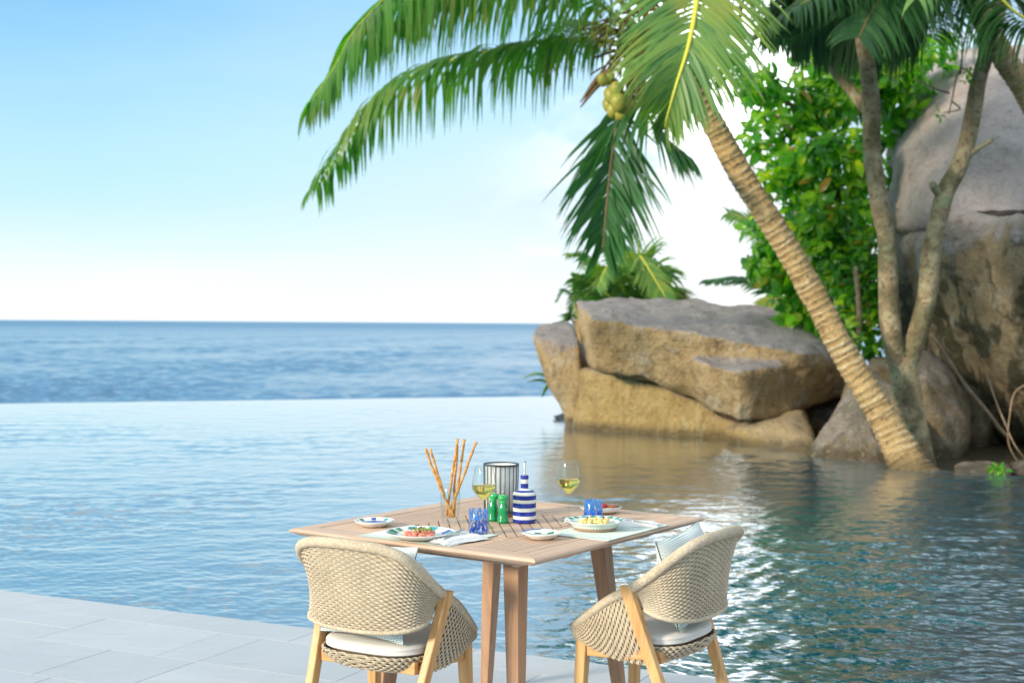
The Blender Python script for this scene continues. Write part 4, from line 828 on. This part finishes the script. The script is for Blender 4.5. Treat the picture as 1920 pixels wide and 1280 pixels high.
def backS(s, t, off=0.):
    a = rim(S0 + (S1 - S0) * s); b = poly(lowC, s); p = b.lerp(a, t)
    bulge = .018 * math.sin(math.pi * t); n = Vector((p.x * 1.0, p.y - .02, .0)); n.normalize(); n = (n + Vector((0, 0, .12 - .35 * (1 - t)))).normalized()
    return p + n * (off - bulge * .6), n
def sideS(sg):
    top = [rimC[i] for i in range(0, s_leg + 1)]
    bot = [Vector((.198, .165, .402)), Vector((.205, .09, .375)), Vector((.205, 0, .352)), Vector((.19, -.09, .345)), Vector((.175, -.135, .352))]
    def f(s, t, off=0.):   # s across (vertical rows), t along
        a = poly(top, t); b = poly(bot, t); p = b.lerp(a, s) + Vector((.014 * math.sin(math.pi * s), 0, 0)) * 1
        n = Vector((1, -.05, -.15)).normalized(); p = p + n * off
        return Vector((p.x * sg, p.y, p.z)), Vector((n.x * sg, n.y, n.z))
    return f
def panS(s, t, off=0.):
    w = 2 * math.pi * s; c, sn = math.cos(w), math.sin(w); e = .62
    x = math.copysign(abs(c) ** e, c); y = math.copysign(abs(sn) ** e, sn)
    rr = .205 * (1 - .42 * t ** 1.6); z = .412 - .062 * math.sin(t * math.pi / 2)
    p = Vector((x * rr * .98, y * rr - .012, z + (.012 * y if y > 0 else -.010 * y * 0))); n = Vector((x, y, -.9 * t - .2)).normalized()
    return p + n * off, n
meW = weave(backS, 35, 46, .0019, 3, .0032).mesh('woven_back', M_rope)
mb = MB().grid(lambda u, v: backS(u, v, -.002)[0], 60, 16); mb.grid(lambda u, v: backS(u, v, -.010)[0], 60, 16); meWi = mb.mesh('back_core', M_ropein)
meSide = []
for sg in (1, -1):
    f = sideS(sg); meSide.append((weave(f, 28, 17, .0019, 3, .0031).mesh('woven_arm', M_rope), MB().grid(lambda u, v: f(u, v, -.003)[0], 12, 24).grid(lambda u, v: f(u, v, -.010)[0], 12, 24).mesh('arm_core', M_ropein)))
meP = weave(panS, 9, 78, .0026, 2, .0034).mesh('woven_seat', M_rope)
mb = MB().grid(lambda u, v: panS(u, v, -.004)[0], 60, 10)
mb.add([panS(i / 48, 1, -.004)[0] for i in range(48)], [tuple(range(48))]); mePi = mb.mesh('seat_core', M_ropein)
# rope-wrapped rim
n = 620; C = [rim(i / (n - 1)) for i in range(n)]
def rimrad(i): s = i / (n - 1); return (.0125 + .004 * math.sin(math.pi * s)) * (1.0 if i % 2 else .925)
meR = MB().tube(C, [rimrad(i) for i in range(n)], 10, flat=1.15).mesh('wrapped_rim', M_rope)
# lower piping of back and tip braid
meR2 = MB().tube([backS(i / 100, 0, .0)[0] for i in range(101)], [.0075 + .0008 * (i % 2) for i in range(101)], 7).mesh('lower_edge', M_rope)
def prism(a, b, wa, wb, up_=None):
    """tapered square-section bar from a to b; wa, wb = (width x, depth y)"""
    a, b = Vector(a), Vector(b); vs = []
    for p, w in ((a, wa), (b, wb)):
        for x, y in ((-1, -1), (1, -1), (1, 1), (-1, 1)): vs.append(p - a + Vector((x * w[0] / 2, y * w[1] / 2, 0)))
    return MB().add(vs, [(3, 2, 1, 0), (4, 5, 6, 7), (0, 1, 5, 4), (1, 2, 6, 5), (2, 3, 7, 6), (3, 0, 4, 7)])
def bar(a, b, h, w):
    a, b = Vector(a), Vector(b); d = (b - a); l = d.length; o = MB().box((l / 2, 0, 0), (l, w, h)); return o, a, d.to_track_quat('X', 'Z')
def make_chair(label, loc_, rz):
    t = thing('armchair', loc_, label, 'chair', 'woven rope armchairs at the table', rz)
    bk_ = link('backrest', meW, t); link('back_core', meWi, bk_); link('rim', meR, bk_); link('lower_edge', meR2, bk_)
    for i in (0, 1):
        a = link('arm_panel', meSide[i][0], t); link('arm_core', meSide[i][1], a)
    s = link('woven_seat', meP, t); link('seat_core', mePi, s)
    for sg in (1, -1):
        prism((sg * .190, -.272, 0), (sg * .238, -.052, .610), (.030, .034), (.030, .044)).build('leg', M_cleg, t, smooth=False, loc=(sg * .190, -.272, 0), bevel=.004)
        prism((sg * .196, .158, 0), (sg * .184, .140, .418), (.028, .030), (.040, .042)).build('leg', M_cleg, t, smooth=False, loc=(sg * .196, .158, 0), bevel=.004)
        mb, a, qn = bar((sg * .196, -.118, .385), (sg * .185, .122, .365), .038, .024); o = mb.build('side_rail', M_crail, t, smooth=False, loc=a, bevel=.004); o.rotation_mode = 'QUATERNION'; o.rotation_quaternion = qn
    mb, a, qn = bar((-.186, -.145, .375), (.186, -.145, .375), .040, .024); o = mb.build('rear_rail', M_crail, t, smooth=False, loc=a, bevel=.004)
    mb, a, qn = bar((-.175, .14, .362), (.175, .14, .362), .036, .022); o = mb.build('front_rail', M_crail, t, smooth=False, loc=a, bevel=.004)
    return t
yl, yr = R(-30), R(56)
chL = make_chair('woven rope armchair on the left side, pulled up to the table', Vector((-.383, 4.458, 0)), yl)
chR = make_chair('woven rope armchair on the right side, turned further to the left', Vector((.470, 4.63, 0)), yr)

def superpad(hx, hy, th, e=.5, n=48, crown=.006):
    mb = MB(); prof = [(0.0, -1), (.85, -1), (.95, -.85), (1.0, -.5), (1.005, -.42), (1.005, -.38), (1.0, -.3), (1.0, .3), (1.005, .38), (1.005, .42), (.99, .6), (.95, .85), (.85, 1), (.5, 1.12), (0.0, 1.2)]
    vs = []; fs = []
    for r, z in prof:
        for k in range(n):
            w = 2 * math.pi * k / n; c, s = math.cos(w), math.sin(w)
            vs.append((math.copysign(abs(c) ** e, c) * hx * max(r, .001), math.copysign(abs(s) ** e, s) * hy * max(r, .001), z * th / 2))
    for i in range(len(prof) - 1):
        for k in range(n): fs.append((i * n + k, i * n + (k + 1) % n, (i + 1) * n + (k + 1) % n, (i + 1) * n + k))
    return mb.add(vs, fs)
padme = superpad(.190, .185, .040, .6).mesh('cushion', M_pad)
def pillowmesh():
    mb = MB(); n = 25; w = .158; 
    for s in (1, -1):
        def f(u, v):
            x, y = u * 2 - 1, v * 2 - 1; e = max(0, (1 - abs(x) ** 2.4)) ** .55 * max(0, (1 - abs(y) ** 2.4)) ** .55
            k = 1 - .07 * (1 - abs(x) ** 2) * abs(y) ** 3; k2 = 1 - .07 * (1 - abs(y) ** 2) * abs(x) ** 3
            wr = .006 * noise.noise(Vector((x * 2.2, y * 2.2, s * 3)))
            return (x * w * k2, y * w * k, s * (.062 * e + .002) + wr * e)
        mb.grid(f, n, n)
    return mb.mesh('throw_pillow', M_pillow)
pilme = pillowmesh()
for ch, lab, lr in ((chL, 'left', yl), (chR, 'right', yr)):
    M_ = Matrix.Translation(ch.location) @ Matrix.Rotation(lr, 4, 'Z')
    c = thing('seat_cushion', M_ @ Vector((0, -.018, .416)), f'white seat cushion with black tag on the {lab} armchair', 'cushion', 'white seat cushions', rz=lr)
    link('cushion_pad', padme, c, (0, 0, .01))
    tx = -.135 if lab == 'left' else -.02
    tg = MB().box((0, 0, 0), (.030, .002, .018)).build('tag', M_tag, c, smooth=False, loc=(tx, -.176 if lab == 'left' else -.190, -.012)); tg.rotation_euler = (R(-15), 0, R(-18) if lab == 'left' else 0)
    MB().box((0, -.0013, 0), (.016, .0006, .005)).build('tag_print', M_tagw, tg, smooth=False)
    p = link('throw_pillow', pilme, None); p.matrix_world = M_ @ Matrix.Translation((-.015 if lab == 'left' else .045, -.128 if lab == 'left' else -.138, .602 if lab == 'left' else .612)) @ Matrix.Rotation(R(76), 4, 'X') @ Matrix.Rotation(R(-1 if lab == 'left' else 5), 4, 'Z') @ Matrix.Diagonal((1.05, .98, 1, 1))
    tag(p, f'white and teal woven throw pillow leaning in the {lab} armchair', 'pillow', 'woven throw pillows')

# ------------------------------------------------------------------ tableware
def A(px, py, z=0): return at(px, py, TZ + z)
ax_rot = TA
# placemats
def placemat(corners, label):
    a, b, c = [A(*p) for p in corners]; u = (b - a); v = (c - b); ctr = (a + c) / 2; lu, lv = u.length, v.length
    o = thing('placemat', ctr, label, 'placemat', 'pale woven placemats', rz=math.atan2(v.y, v.x))
    nx, ny = 120, 12; mb = MB()
    mb.grid(lambda s, t: ((s - .5) * lv, (t - .5) * lu, .0032 + .0006 * math.sin(s * nx * 3.14)), nx, ny)
    mb.add([(-lv / 2, -lu / 2, .0006), (lv / 2, -lu / 2, .0006), (lv / 2, lu / 2, .0006), (-lv / 2, lu / 2, .0006)], [(3, 2, 1, 0)])
    for s in (-1, 1):
        n = 64
        for i in range(n): mb.box(((i + .5) / n * lv - lv / 2, s * (lu / 2 + .002), .0019), (lv / n * .62, .006, .0026))
    mb.box((0, 0, .0016), (lv - .001, lu - .001, .0016)); mb.build('woven_mat', M_mat1, o, smooth=False)
    return o, u.normalized(), v.normalized()
mL, uL, vL = placemat(((676, 1005), (838, 1025), (931, 1003)), 'pale green placemat under the plate of pink tartare')
mR, uR, vR = placemat(((1040, 999), (1122, 1017), (1238, 987)), 'pale green striped placemat under the ribbed bowl plate')
MZ = .0036
def paint(r0, r1, z, a0, a1, mb, mi=0, n=10, e=0., squash=1):
    """thin raised glaze patch on a plate between radii r0..r1 and angles a0..a1"""
    mb.grid(lambda u, v: ((r0 + (r1 - r0) * v) * math.cos(a0 + (a1 - a0) * u), (r0 + (r1 - r0) * v) * math.sin(a0 + (a1 - a0) * u), z(r0 + (r1 - r0) * v) + .0006), n, 3, mi); return mb
def plate(loc_, Rr, label, group, prof, m=M_cer, foot=M_cerfoot, name='plate', n=64, sx=1, sy=1, rz=0, flut=0):
    o = thing(name, loc_, label, 'plate', group, rz); mb = MB(); mb.lathe([(r * Rr, z) for r, z in prof], n, [1 if z2 <= .0012 else 0 for (_, z), (_, z2) in zip(prof, prof[1:])], sx=sx, sy=sy)
    if flut:
        mb.v = [(x * (1 + .018 * math.cos(math.atan2(y, x) * flut)) if .001 < z < .024 and math.hypot(x, y) > Rr * .5 else x, y * (1 + .018 * math.cos(math.atan2(y, x) * flut)) if .001 < z < .024 and math.hypot(x, y) > Rr * .5 else y, z) for x, y, z in mb.v]
    mb.build('dish', [m, foot], o); return o
M_pg = mat('painted_green', (.02, .22, .09), .15); M_pb = mat('painted_blue', (.02, .10, .38), .15); M_po = mat('painted_olive', (.30, .30, .03), .2); M_pt = mat('painted_teal', (.03, .33, .33), .15)
dinner = [(.0, .0062), (.55, .0062), (.66, .010), (.97, .0225), (1.0, .024), (1.0, .0215), (.70, .006), (.62, .0035), (.60, .0), (.55, .0), (.54, .003), (0, .003)]
pc = A(788, 997, .024); pc.z = TZ + MZ
d1 = plate(pc, .1185, 'white dinner plate with green and blue painted rim holding pink tartare', 'painted plates', [(r, z * 1.0) for r, z in dinner])
zr = lambda Rr, prof: (lambda r: np.interp(r, [p[0] * Rr for p in prof[:5]], [p[1] for p in prof[:5]]))
z1 = zr(.1185, dinner); mb = MB()
for (a0, a1, r0, r1, mi) in ((150, 165, .085, .112, 0), (168, 182, .078, .108, 0), (186, 197, .086, .113, 0), (132, 144, .09, .112, 0), (60, 78, .085, .113, 2), (15, 33, .078, .108, 1), (-2, 10, .085, .112, 2), (-18, -6, .080, .113, 3), (-30, -20, .086, .112, 3), (100, 116, .088, .112, 2)):
    paint(r0, r1, z1, R(a0), R(a1), mb, mi)
mb.build('rim_painting', [M_pg, M_pb, M_pt, M_po], d1)
rnd = random.Random(12)
M_sal = mat('salmon', (.72, .22, .15), .35, **{'Subsurface Weight': .2}); M_oliv = mat('dark_olive', (.06, .01, .03), .3); M_herb = mat('herb', (.10, .35, .04), .5); M_peach = mat('peach_cream', (.78, .45, .30), .4)
def blob(mb, c, r, rnd, mi=0, fl=.7, n=8):
    c = Vector(c); vs = []; fs = []
    off = Vector((rnd.random() * 9, rnd.random() * 9, 0))
    for j in range(n // 2 + 1):
        th = math.pi * j / (n // 2)
        for i in range(n):
            ph = 2 * math.pi * i / n; d = Vector((math.sin(th) * math.cos(ph), math.sin(th) * math.sin(ph), math.cos(th)))
            k = 1 + .35 * noise.noise(d * 1.7 + off); vs.append(c + Vector((d.x * r * k, d.y * r * k, d.z * r * k * fl)))
    for j in range(n // 2):
        for i in range(n): fs.append((j * n + i, (j + 1) * n + i, (j + 1) * n + (i + 1) % n, j * n + (i + 1) % n))
    return mb.add(vs, fs, mi)
fd = thing('salmon_tartare', Vector((pc.x, pc.y, pc.z + .006)), 'mound of pink salmon tartare with olives and herbs on the left dinner plate', 'food')
mb = MB()
for k in range(75):
    a = rnd.random() * 6.28; r = .053 * math.sqrt(rnd.random()); blob(mb, (r * math.cos(a), r * math.sin(a), .008 + rnd.random() * .014 * (1 - (r / .06) ** 2)), rnd.uniform(.006, .011), rnd, rnd.choice((0, 0, 0, 1)))
mb.build('salmon_pieces', [M_sal, M_peach], fd, kind='stuff')
mb = MB()
for k in range(22):
    a = rnd.random() * 6.28; r = .047 * math.sqrt(rnd.random()); blob(mb, (r * math.cos(a), r * math.sin(a), .026 - .12 * r + rnd.random() * .004), rnd.uniform(.0035, .006), rnd, rnd.choice((0, 1, 1, 2)), .6)
mb.build('garnish', [M_oliv, M_herb, M_po], fd, kind='stuff')

side_p = [(.0, .011), (.5, .011), (.78, .014), (.97, .021), (1.0, .0225), (1.0, .020), (.72, .0085), (.62, .004), (.60, .0), (.55, .0), (.54, .004), (0, .004)]
sp1 = plate(A(702, 986, 0), .071, 'small bread plate with dark blue painted centre near left table corner', 'small bread plates', side_p)
z2 = zr(.071, side_p); mb = MB(); paint(.0, .047, z2, 0, 2 * math.pi, mb, 0, 40)
for a in range(0, 360, 45): paint(.052, .067, z2, R(a), R(a + 16), mb, (0, 1, 0, 2)[a // 45 % 4])
mb.build('painting', [M_pb, M_pt, M_pg], sp1)
# photo centre of second side plate
sp2 = plate(A(1015, 1009, 0), .0675, 'small bread plate with green and white diamond check between the two placemats', 'small bread plates', side_p)
z3 = zr(.0675, side_p); mb = MB()
cs = .0215
for i in range(-3, 3):
    for j in range(-3, 3):
        if (i + j) % 2: continue
        q = [(i * cs, j * cs), ((i + 1) * cs, j * cs), ((i + 1) * cs, (j + 1) * cs), (i * cs, (j + 1) * cs)]
        if max(math.hypot(*p) for p in q) > .062: continue
        G = [(q[0][0] + a * cs, q[0][1] + b * cs) for b in (0, .5, 1) for a in (0, .5, 1)]
        mb.add([(x, y, z3(math.hypot(x, y)) + .0007) for x, y in G], [(0, 1, 4, 3), (1, 2, 5, 4), (3, 4, 7, 6), (4, 5, 8, 7)], (i * 3 + j) % 2)
paint(.0625, .0665, z3, R(90), R(300), mb, 2, 30); mb.build('painting', [M_pg, M_pt, M_pb], sp2)
bowl = [(.0, .010), (.55, .010), (.66, .016), (.80, .0285), (.97, .034), (1.0, .0345), (1.0, .032), (.82, .025), (.72, .012), (.68, .0012), (.66, .0), (.60, .0), (.59, .004), (0, .004)]
bc = A(1115, 994, .0); bc.z = TZ + MZ; M_cel = mat('celadon_white', (.74, .78, .72), .18)
d2 = plate(bc, .106, 'ribbed white bowl plate with green diamond rim holding a pale yellow dish', 'painted plates', bowl, m=M_cel, n=192, flut=48)
z4 = zr(.106, bowl); mb = MB()
for k in range(18):
    a = k * 20; c = R(a + 10); w = R(9.4); r0, r1 = .0825, .1045; rm = (r0 + r1) / 2
    P4 = [(r0, c), (rm, c + w), (r1, c), (rm, c - w)]; G = [P4[0], P4[1], P4[2], P4[3], (rm, c)]
    mb.add([(r * math.cos(q), r * math.sin(q), z4(r) + .0007) for r, q in G], [(0, 1, 4), (1, 2, 4), (2, 3, 4), (3, 0, 4)], k % 2)
mb.build('rim_painting', [M_pg, M_pt], d2)
fd2 = thing('risotto', Vector((bc.x, bc.y, bc.z + .010)), 'pale yellow dish topped with edible flowers in the ribbed bowl plate', 'food')
M_ris = mat('pale_yellow_food', (.78, .60, .22), .4); M_vio = mat('violet_petal', (.20, .02, .18), .5); M_yel = mat('yellow_petal', (.75, .60, .02), .5)
mb = MB()
for k in range(60):
    a = rnd.random() * 6.28; r = .052 * math.sqrt(rnd.random()); blob(mb, (r * math.cos(a), r * math.sin(a), .014 + rnd.random() * .008), rnd.uniform(.006, .010), rnd, 0, .7)
mb.build('food_mass', [M_ris], fd2, kind='stuff')
for (x, y, m) in ((-.025, .01, M_vio), (.005, -.005, M_yel), (.03, .012, M_vio)):
    mb = MB()
    for k in range(5):
        a = k * 1.256; mb.add([(0, 0, 0), (.004 * math.cos(a - .5), .004 * math.sin(a - .5), .006), (.008 * math.cos(a), .008 * math.sin(a), .011), (.004 * math.cos(a + .5), .004 * math.sin(a + .5), .006)], [(0, 1, 2, 3)])
    mb.build('flower', m, fd2, loc=(x, y, .024))
ov = A(1127, 962, 0); d3 = plate(ov, .080, 'oval white dish with green painted rim behind the right blue tumbler', None, [(.0, .008), (.6, .008), (.8, .014), (1.0, .026), (1.0, .0235), (.8, .009), (.7, .0), (.6, .0), (.6, .003), (0, .003)], sx=1.0, sy=.62, name='oval_dish', rz=R(8))
mb = MB(); zo = zr(.080, [(.0, .008), (.6, .008), (.8, .014), (1.0, .026), (1.0, .026)])
for a in range(10, 360, 24): mb.grid(lambda u, v, a=a: ((.062 + .016 * v) * math.cos(R(a + 14 * u)), .62 * (.062 + .016 * v) * math.sin(R(a + 14 * u)), zo(.062 + .016 * v) + .0012), 5, 3, 0)
mb.build('rim_painting', [M_pg], d3)
M_tom = mat('tomato', (.60, .02, .01), .15); M_anc = mat('anchovy', (.36, .11, .05), .3); M_leafy = mat('salad', (.04, .16, .02), .5)
for x, y, s in ((.004, -.010, .0125), (.014, .006, .0115)):
    mb = MB(); blob(mb, (0, 0, 0), s, rnd, 0, .95, 12); o = mb.build('cherry_tomato', M_tom, None, loc=ov + Vector((x, y, .018 + s * .7))); tag(o, 'red cherry tomato in the oval dish' + (', nearer the viewer' if y < 0 else ', further back'), 'tomato', 'cherry tomatoes')
o = thing('anchovy_roll', ov + Vector((.035, 0, .011)), 'rolled brown anchovy fillets in the oval dish right of the tomatoes', 'food'); mb = MB()
for k in range(3): mb.tube([(math.cos(t * .7) * (.005 + t * .0011) + k * .010 - .008, math.sin(t * .7) * (.005 + t * .0011), .011 + k * .003) for t in range(14)], [.0045] * 14, 6)
mb.build('fillet', M_anc, o)
o = thing('herb_salad', ov + Vector((-.050, -.004, .011)), 'small heap of dark green herbs at the left end of the oval dish', 'food'); mb = MB()
for k in range(16): blob(mb, (rnd.uniform(-.014, .014), rnd.uniform(-.012, .012), .005 + rnd.random() * .012), .005, rnd, 0, .5)
mb.build('herbs', M_leafy, o, kind='stuff')

# glasses
def wineglass(loc_, label, s=1.0, fill=.108):
    o = thing('wine_glass', loc_, label, 'wine glass', 'wine glasses'); h0 = .098
    out = [(.0005, 0), (.034, 0), (.036, .0012), (.034, .0028), (.012, .006), (.0045, .013), (.0036, .03), (.0036, .082), (.0055, .092), (.017, .106), (.033, .122), (.0415, .136), (.0430, .146), (.0415, .160), (.0365, .190), (.0325, .213), (.0318, .2145)]
    inn = [(.0312, .2135), (.0355, .190), (.0405, .160), (.0420, .146), (.0405, .1365), (.0322, .1235), (.0165, .1085), (.006, .0985), (.0005, .097)]
    MB().lathe([(r * s, z * s) for r, z in out + inn], 48).build('glass', M_glass, o)
    wi = [(.0005, .0975), (.0058, .099), (.0162, .109), (.0319, .1238), (.0402, .1368), (.0416, .146), (.0412, .151), (.0005, .151)]
    MB().lathe([(r * s, z * s) for r, z in wi], 48).build('wine', M_wine, o); return o
wineglass(A(907, 989), 'wine glass of white wine left, behind the speckled blue tumbler', 1.0)
wineglass(A(1066, 976), 'wine glass of white wine right, beside the streaked blue tumbler', 1.02)
def tumbler(loc_, m, label, fill):
    o = thing('tumbler', loc_, label, 'tumbler', 'blue glass tumblers'); r = .0345; h = .083
    MB().lathe([(.0005, 0), (r * .95, 0), (r, .004), (r, h - .001), (r - .001, h), (r - .0028, h - .001), (r - .0028, .010), (r - .006, .0075), (.0005, .0075)], 48).build('glass', m, o)
    MB().lathe([(.0005, .0080), (r - .0062, .0080), (r - .0032, .0105), (r - .0032, fill), (.0005, fill)], 40).build('water', M_wat, o); return o
tumbler(A(897, 1003) + Vector((0, .02, MZ)), M_blue1, 'clear tumbler speckled with blue flecks at the corner of left placemat', .048)
tumbler(A(1112, 980) + Vector((0, .0, 0)), M_blue2, 'blue streaked tumbler half full of water behind the bowl plate', .042)
vz = A(844, 979)
vase = thing('tall_glass', vz, 'tall clear glass holding breadsticks near the left back', 'glass')
MB().lathe([(.0005, 0), (.026, 0), (.029, .003), (.031, .02), (.0355, .07), (.0355, .10), (.033, .140), (.0325, .1405), (.0315, .139), (.034, .10), (.034, .07), (.0292, .022), (.026, .018), (.0005, .017)], 48).build('glass', M_glass, vase)
sticks = [((796, 840), (854, 972)), ((806, 841), (848, 974)), ((858, 822), (838, 972)), ((872, 823), (846, 975)), ((893, 828), (841, 974)), ((857, 835), (852, 973))]
names = ['leftmost, leaning furthest left', 'second from left, leaning left behind the leftmost', 'upright one ending just left of centre top', 'upright one with the highest tip right of centre', 'leaning right, rightmost tip', 'short upright one crossing the middle']
for k, ((tx_, ty_), (bx_, by_)) in enumerate(sticks):
    b = pt(bx_, by_, vz.y + (k % 3 - 1) * .012); b.z = max(b.z, TZ + .020); b.x = vz.x + max(-.016, min(.016, b.x - vz.x)); tpt = pt(tx_, ty_, vz.y + (k % 2 - .5) * .03)
    rm = Vector((vz.x, 0, 0)); n = 26; C = []
    bend = Vector((rnd.uniform(-.006, .006), 0, rnd.uniform(-.004, .004)))
    for i in range(n):
        f = i / (n - 1); C.append(b.lerp(tpt, f) + bend * math.sin(f * math.pi * 1.2) + Vector((noise.noise(Vector((f * 6, k * 3.3, 0))) * .0025, 0, 0)) - b)
    o = MB().tube(C, [.0045 + .0012 * noise.noise(Vector((i * .5, k, 2))) * 1.6 for i in range(n)], 8).build('breadstick', M_bread, None, loc=b)
    tag(o, 'golden breadstick in the tall glass, ' + names[k], 'breadstick', 'breadsticks in the tall glass')

# mills
def mill(loc_, label, tilt=0):
    o = thing('pepper_mill', loc_, label, 'pepper mill', 'green mills')
    MB().lathe([(.0005, 0), (.0205, 0), (.0205, .013), (.0185, .0145), (.0195, .017), (.0195, .019), (.0175, .0205), (.0185, .0225), (.0185, .0245), (.0168, .026), (.0178, .028), (.0172, .031), (.0178, .042), (.0175, .052), (.0150, .062), (.0128, .068), (.0122, .071)], 36).build('body', M_green, o)
    h = MB().lathe([(.0122, .0), (.0148, .002), (.0148, .005), (.012, .007), (.0125, .009), (.0175, .014), (.019, .020), (.0175, .026), (.013, .030), (.006, .032), (.0005, .0325)], 36).build('head', M_greenl, o, loc=(0, 0, .0712))
    if tilt: h.rotation_euler = (0, R(tilt), 0)
    MB().lathe([(.0035, 0), (.0035, .004), (.0065, .009), (.0065, .0105), (.0005, .0105)], 20).build('knob', M_metal, h, loc=(0, 0, .0315))
    return o
mill(A(943, 980), 'green pepper mill standing upright beside the striped bottle')
mill(A(924, 976), 'green mill half hidden behind the left wine glass', 12)

# striped bottle
bo = thing('oil_bottle', A(983, 979), 'blue and cream striped ceramic oil bottle with metal pourer', 'bottle')
R0 = .0425; prof = [(.0005, 0), (.038, 0), (.0415, .004), (R0, .010)]
stripes = [0.0, .015, .027, .043, .056, .073, .085, .101, .112, .1215]     # z of colour changes on the body
zs = [.010, .015, .027, .043, .056, .073, .085, .095, .101]; prof += [(R0, z) for z in zs[1:]]; prof += [(.0415, .107), (.038, .112), (.0335, .1155), (.026, .1180), (.0180, .120), (.0142, .124), (.0140, .128), (.0138, .142), (.0138, .157), (.0148, .160), (.0148, .170), (.012, .171), (.0005, .171)]
def stripe(z):
    e = [.015, .027, .043, .056, .073, .085, .101, .112, .1185, .125, .140, .157]
    k = sum(z > q - 1e-6 for q in e); return 0 if k % 2 == 0 else 1
mis = [stripe((a[1] + b[1]) / 2) for a, b in zip(prof, prof[1:])]
MB().lathe(prof, 56, mis).build('body', [M_cblue, M_cream], bo)
po = MB().lathe([(.0005, 0), (.010, 0), (.010, .003), (.0045, .006), (.0042, .008), (.0038, .045), (.0030, .048), (.0005, .048)], 20).build('pourer', M_metal, bo, loc=(0, 0, .1705))
MB().box((.003, 0, .049), (.010, .007, .004), Matrix.Rotation(R(20), 3, 'Y')).build('flap', M_metal, po, smooth=False)

# lantern
la = thing('lantern', A(939, 966), 'cylindrical table lantern with white shade and dark upright bars behind the mills', 'lantern')
MB().lathe([(.0005, .0), (.052, 0), (.054, .003), (.054, .014), (.052, .016), (.0005, .016)], 48).build('base', M_tleg, la)
MB().lathe([(.0005, .016), (.058, .016), (.0605, .1), (.0615, .190), (.0600, .190), (.0590, .1), (.0565, .018), (.0005, .018)], 56).build('shade', M_shade, la)
for z, r in ((.018, .0625), (.192, .0665)):
    MB().lathe([(r - .0035, z - .003), (r, z - .003), (r + .001, z + .003), (r - .0035, z + .003), (r - .0035, z - .003)], 56).build('ring', M_dark, la)
for k in range(22):
    a = 2 * math.pi * k / 22 + .1; MB().tube([(.0618 * math.cos(a), .0618 * math.sin(a), .018), (.0655 * math.cos(a), .0655 * math.sin(a), .192)], .0016, 6).build('bar', M_dark, la)
for k in range(4):
    a = k * math.pi / 2 + .3; MB().tube([(.058 * math.cos(a), .058 * math.sin(a), .018), (.061 * math.cos(a), .061 * math.sin(a), .001)], .002, 6).build('foot', M_dark, la)
MB().tube([(.066 * math.cos(a), 0, .192 + .0 * math.sin(a)) for a in [0.01]] + [(.066, 0, .192)], .001, 4)

# napkins, cutlery
def napkin(c, rz, l, w, label):
    o = thing('napkin', c, label, 'napkin', 'white cloth napkins', rz)
    mb = MB()
    for k in range(3):
        rr = random.Random(k + int(l * 1000))
        def f(u, v, k=k):
            x = (u - .5) * l * (1 - .03 * k); y = (v - .5) * w * (1 - .06 * k); e = (1 - abs(2 * v - 1) ** 6)
            return (x + .002 * math.sin(v * 9 + k), y + .002 * math.sin(u * 7 + k * 2), .0005 + (k * .0050 + .0045) * e * (1 - .45 * abs(2 * u - 1) ** 10) + .0010 * noise.noise(Vector((u * 7, v * 5, k * 3))))
        mb.grid(f, 30, 14)
    mb.build('folded_cloth', M_napkin, o); return o
def fork(c, rz, label, s=1.0, tilt=0):
    o = thing('fork', c, label, 'fork', 'forks', rz)
    L_ = .19 * s; mb = MB()
    mb.tube(spline([(-L_ * .5, 0, .002), (-L_ * .2, 0, .003), (L_ * .15, 0, .006), (L_ * .26, 0, .004)], 14), [.0042, .0045, .0042, .0036, .003, .0026, .0024, .0023, .0023, .0024, .0028, .004, .006, .008], 8, flat=.45)
    mb.build('handle', M_cut, o)
    for k in range(4):
        y = (k - 1.5) * .0052; MB().tube(spline([(L_ * .25, y * .9, .004), (L_ * .33, y, .0035), (L_ * .42, y, .006), (L_ * .49, y, .010)], 8), [.0018, .0018, .0016, .0015, .0014, .0012, .001, .0006], 6, flat=.7).build('tine', M_cut, o)
    return o
def knife(c, rz, label):
    o = thing('knife', c, label, 'knife', None, rz)
    MB().tube(spline([(-.105, 0, .004), (-.05, 0, .0045), (.0, 0, .004)], 10), [.005, .0058, .0058, .0055, .005, .0048, .0045, .0042, .0042, .0042], 8, flat=.6).build('handle', M_cut, o)
    MB().add([(0, -.004, .0035), (.10, -.0035, .0035), (.112, .006, .0035), (.07, .009, .0035), (0, .005, .0035), (0, -.004, .0050), (.10, -.0035, .0043), (.112, .006, .0040), (.07, .009, .0045), (0, .005, .0050)],
             [(4, 3, 2, 1, 0), (5, 6, 7, 8, 9)] + [(i, (i + 1) % 5, (i + 1) % 5 + 5, i + 5) for i in range(5)]).build('blade', M_cut, o, smooth=False); return o
nL = A(858, 1013, MZ); d_ = A(905, 1003) - A(812, 1017); aL = math.atan2(d_.y, d_.x)
napkin(nL, aL, .205, .088, 'folded white napkin on the left placemat with a fork on it')
d_ = A(875, 990) - A(826, 1010); fork(A(850, 1002, .02), math.atan2(d_.y, d_.x), 'steel fork lying on the left napkin with tines up')
fk = A(846, 1005, .016); fork(fk + Vector((.0, -.01, 0)), aL + R(4), 'steel fork beneath the other on the left napkin', .85)
nR = A(1190, 984, MZ); d_ = A(1238, 985) - A(1150, 975); aR = math.atan2(d_.y, d_.x)
napkin(nR, TA + R(-62), .165, .085, 'rolled white napkin on the right placemat under knife and fork')
d_ = A(1222, 981) - A(1140, 970); aK = math.atan2(d_.y, d_.x)
knife(A(1190, 978, .017), aK, 'steel knife lying across the right napkin'); fork(A(1178, 975, .017), aK + math.pi + R(3), 'steel fork lying beside the knife on the right napkin', .9)
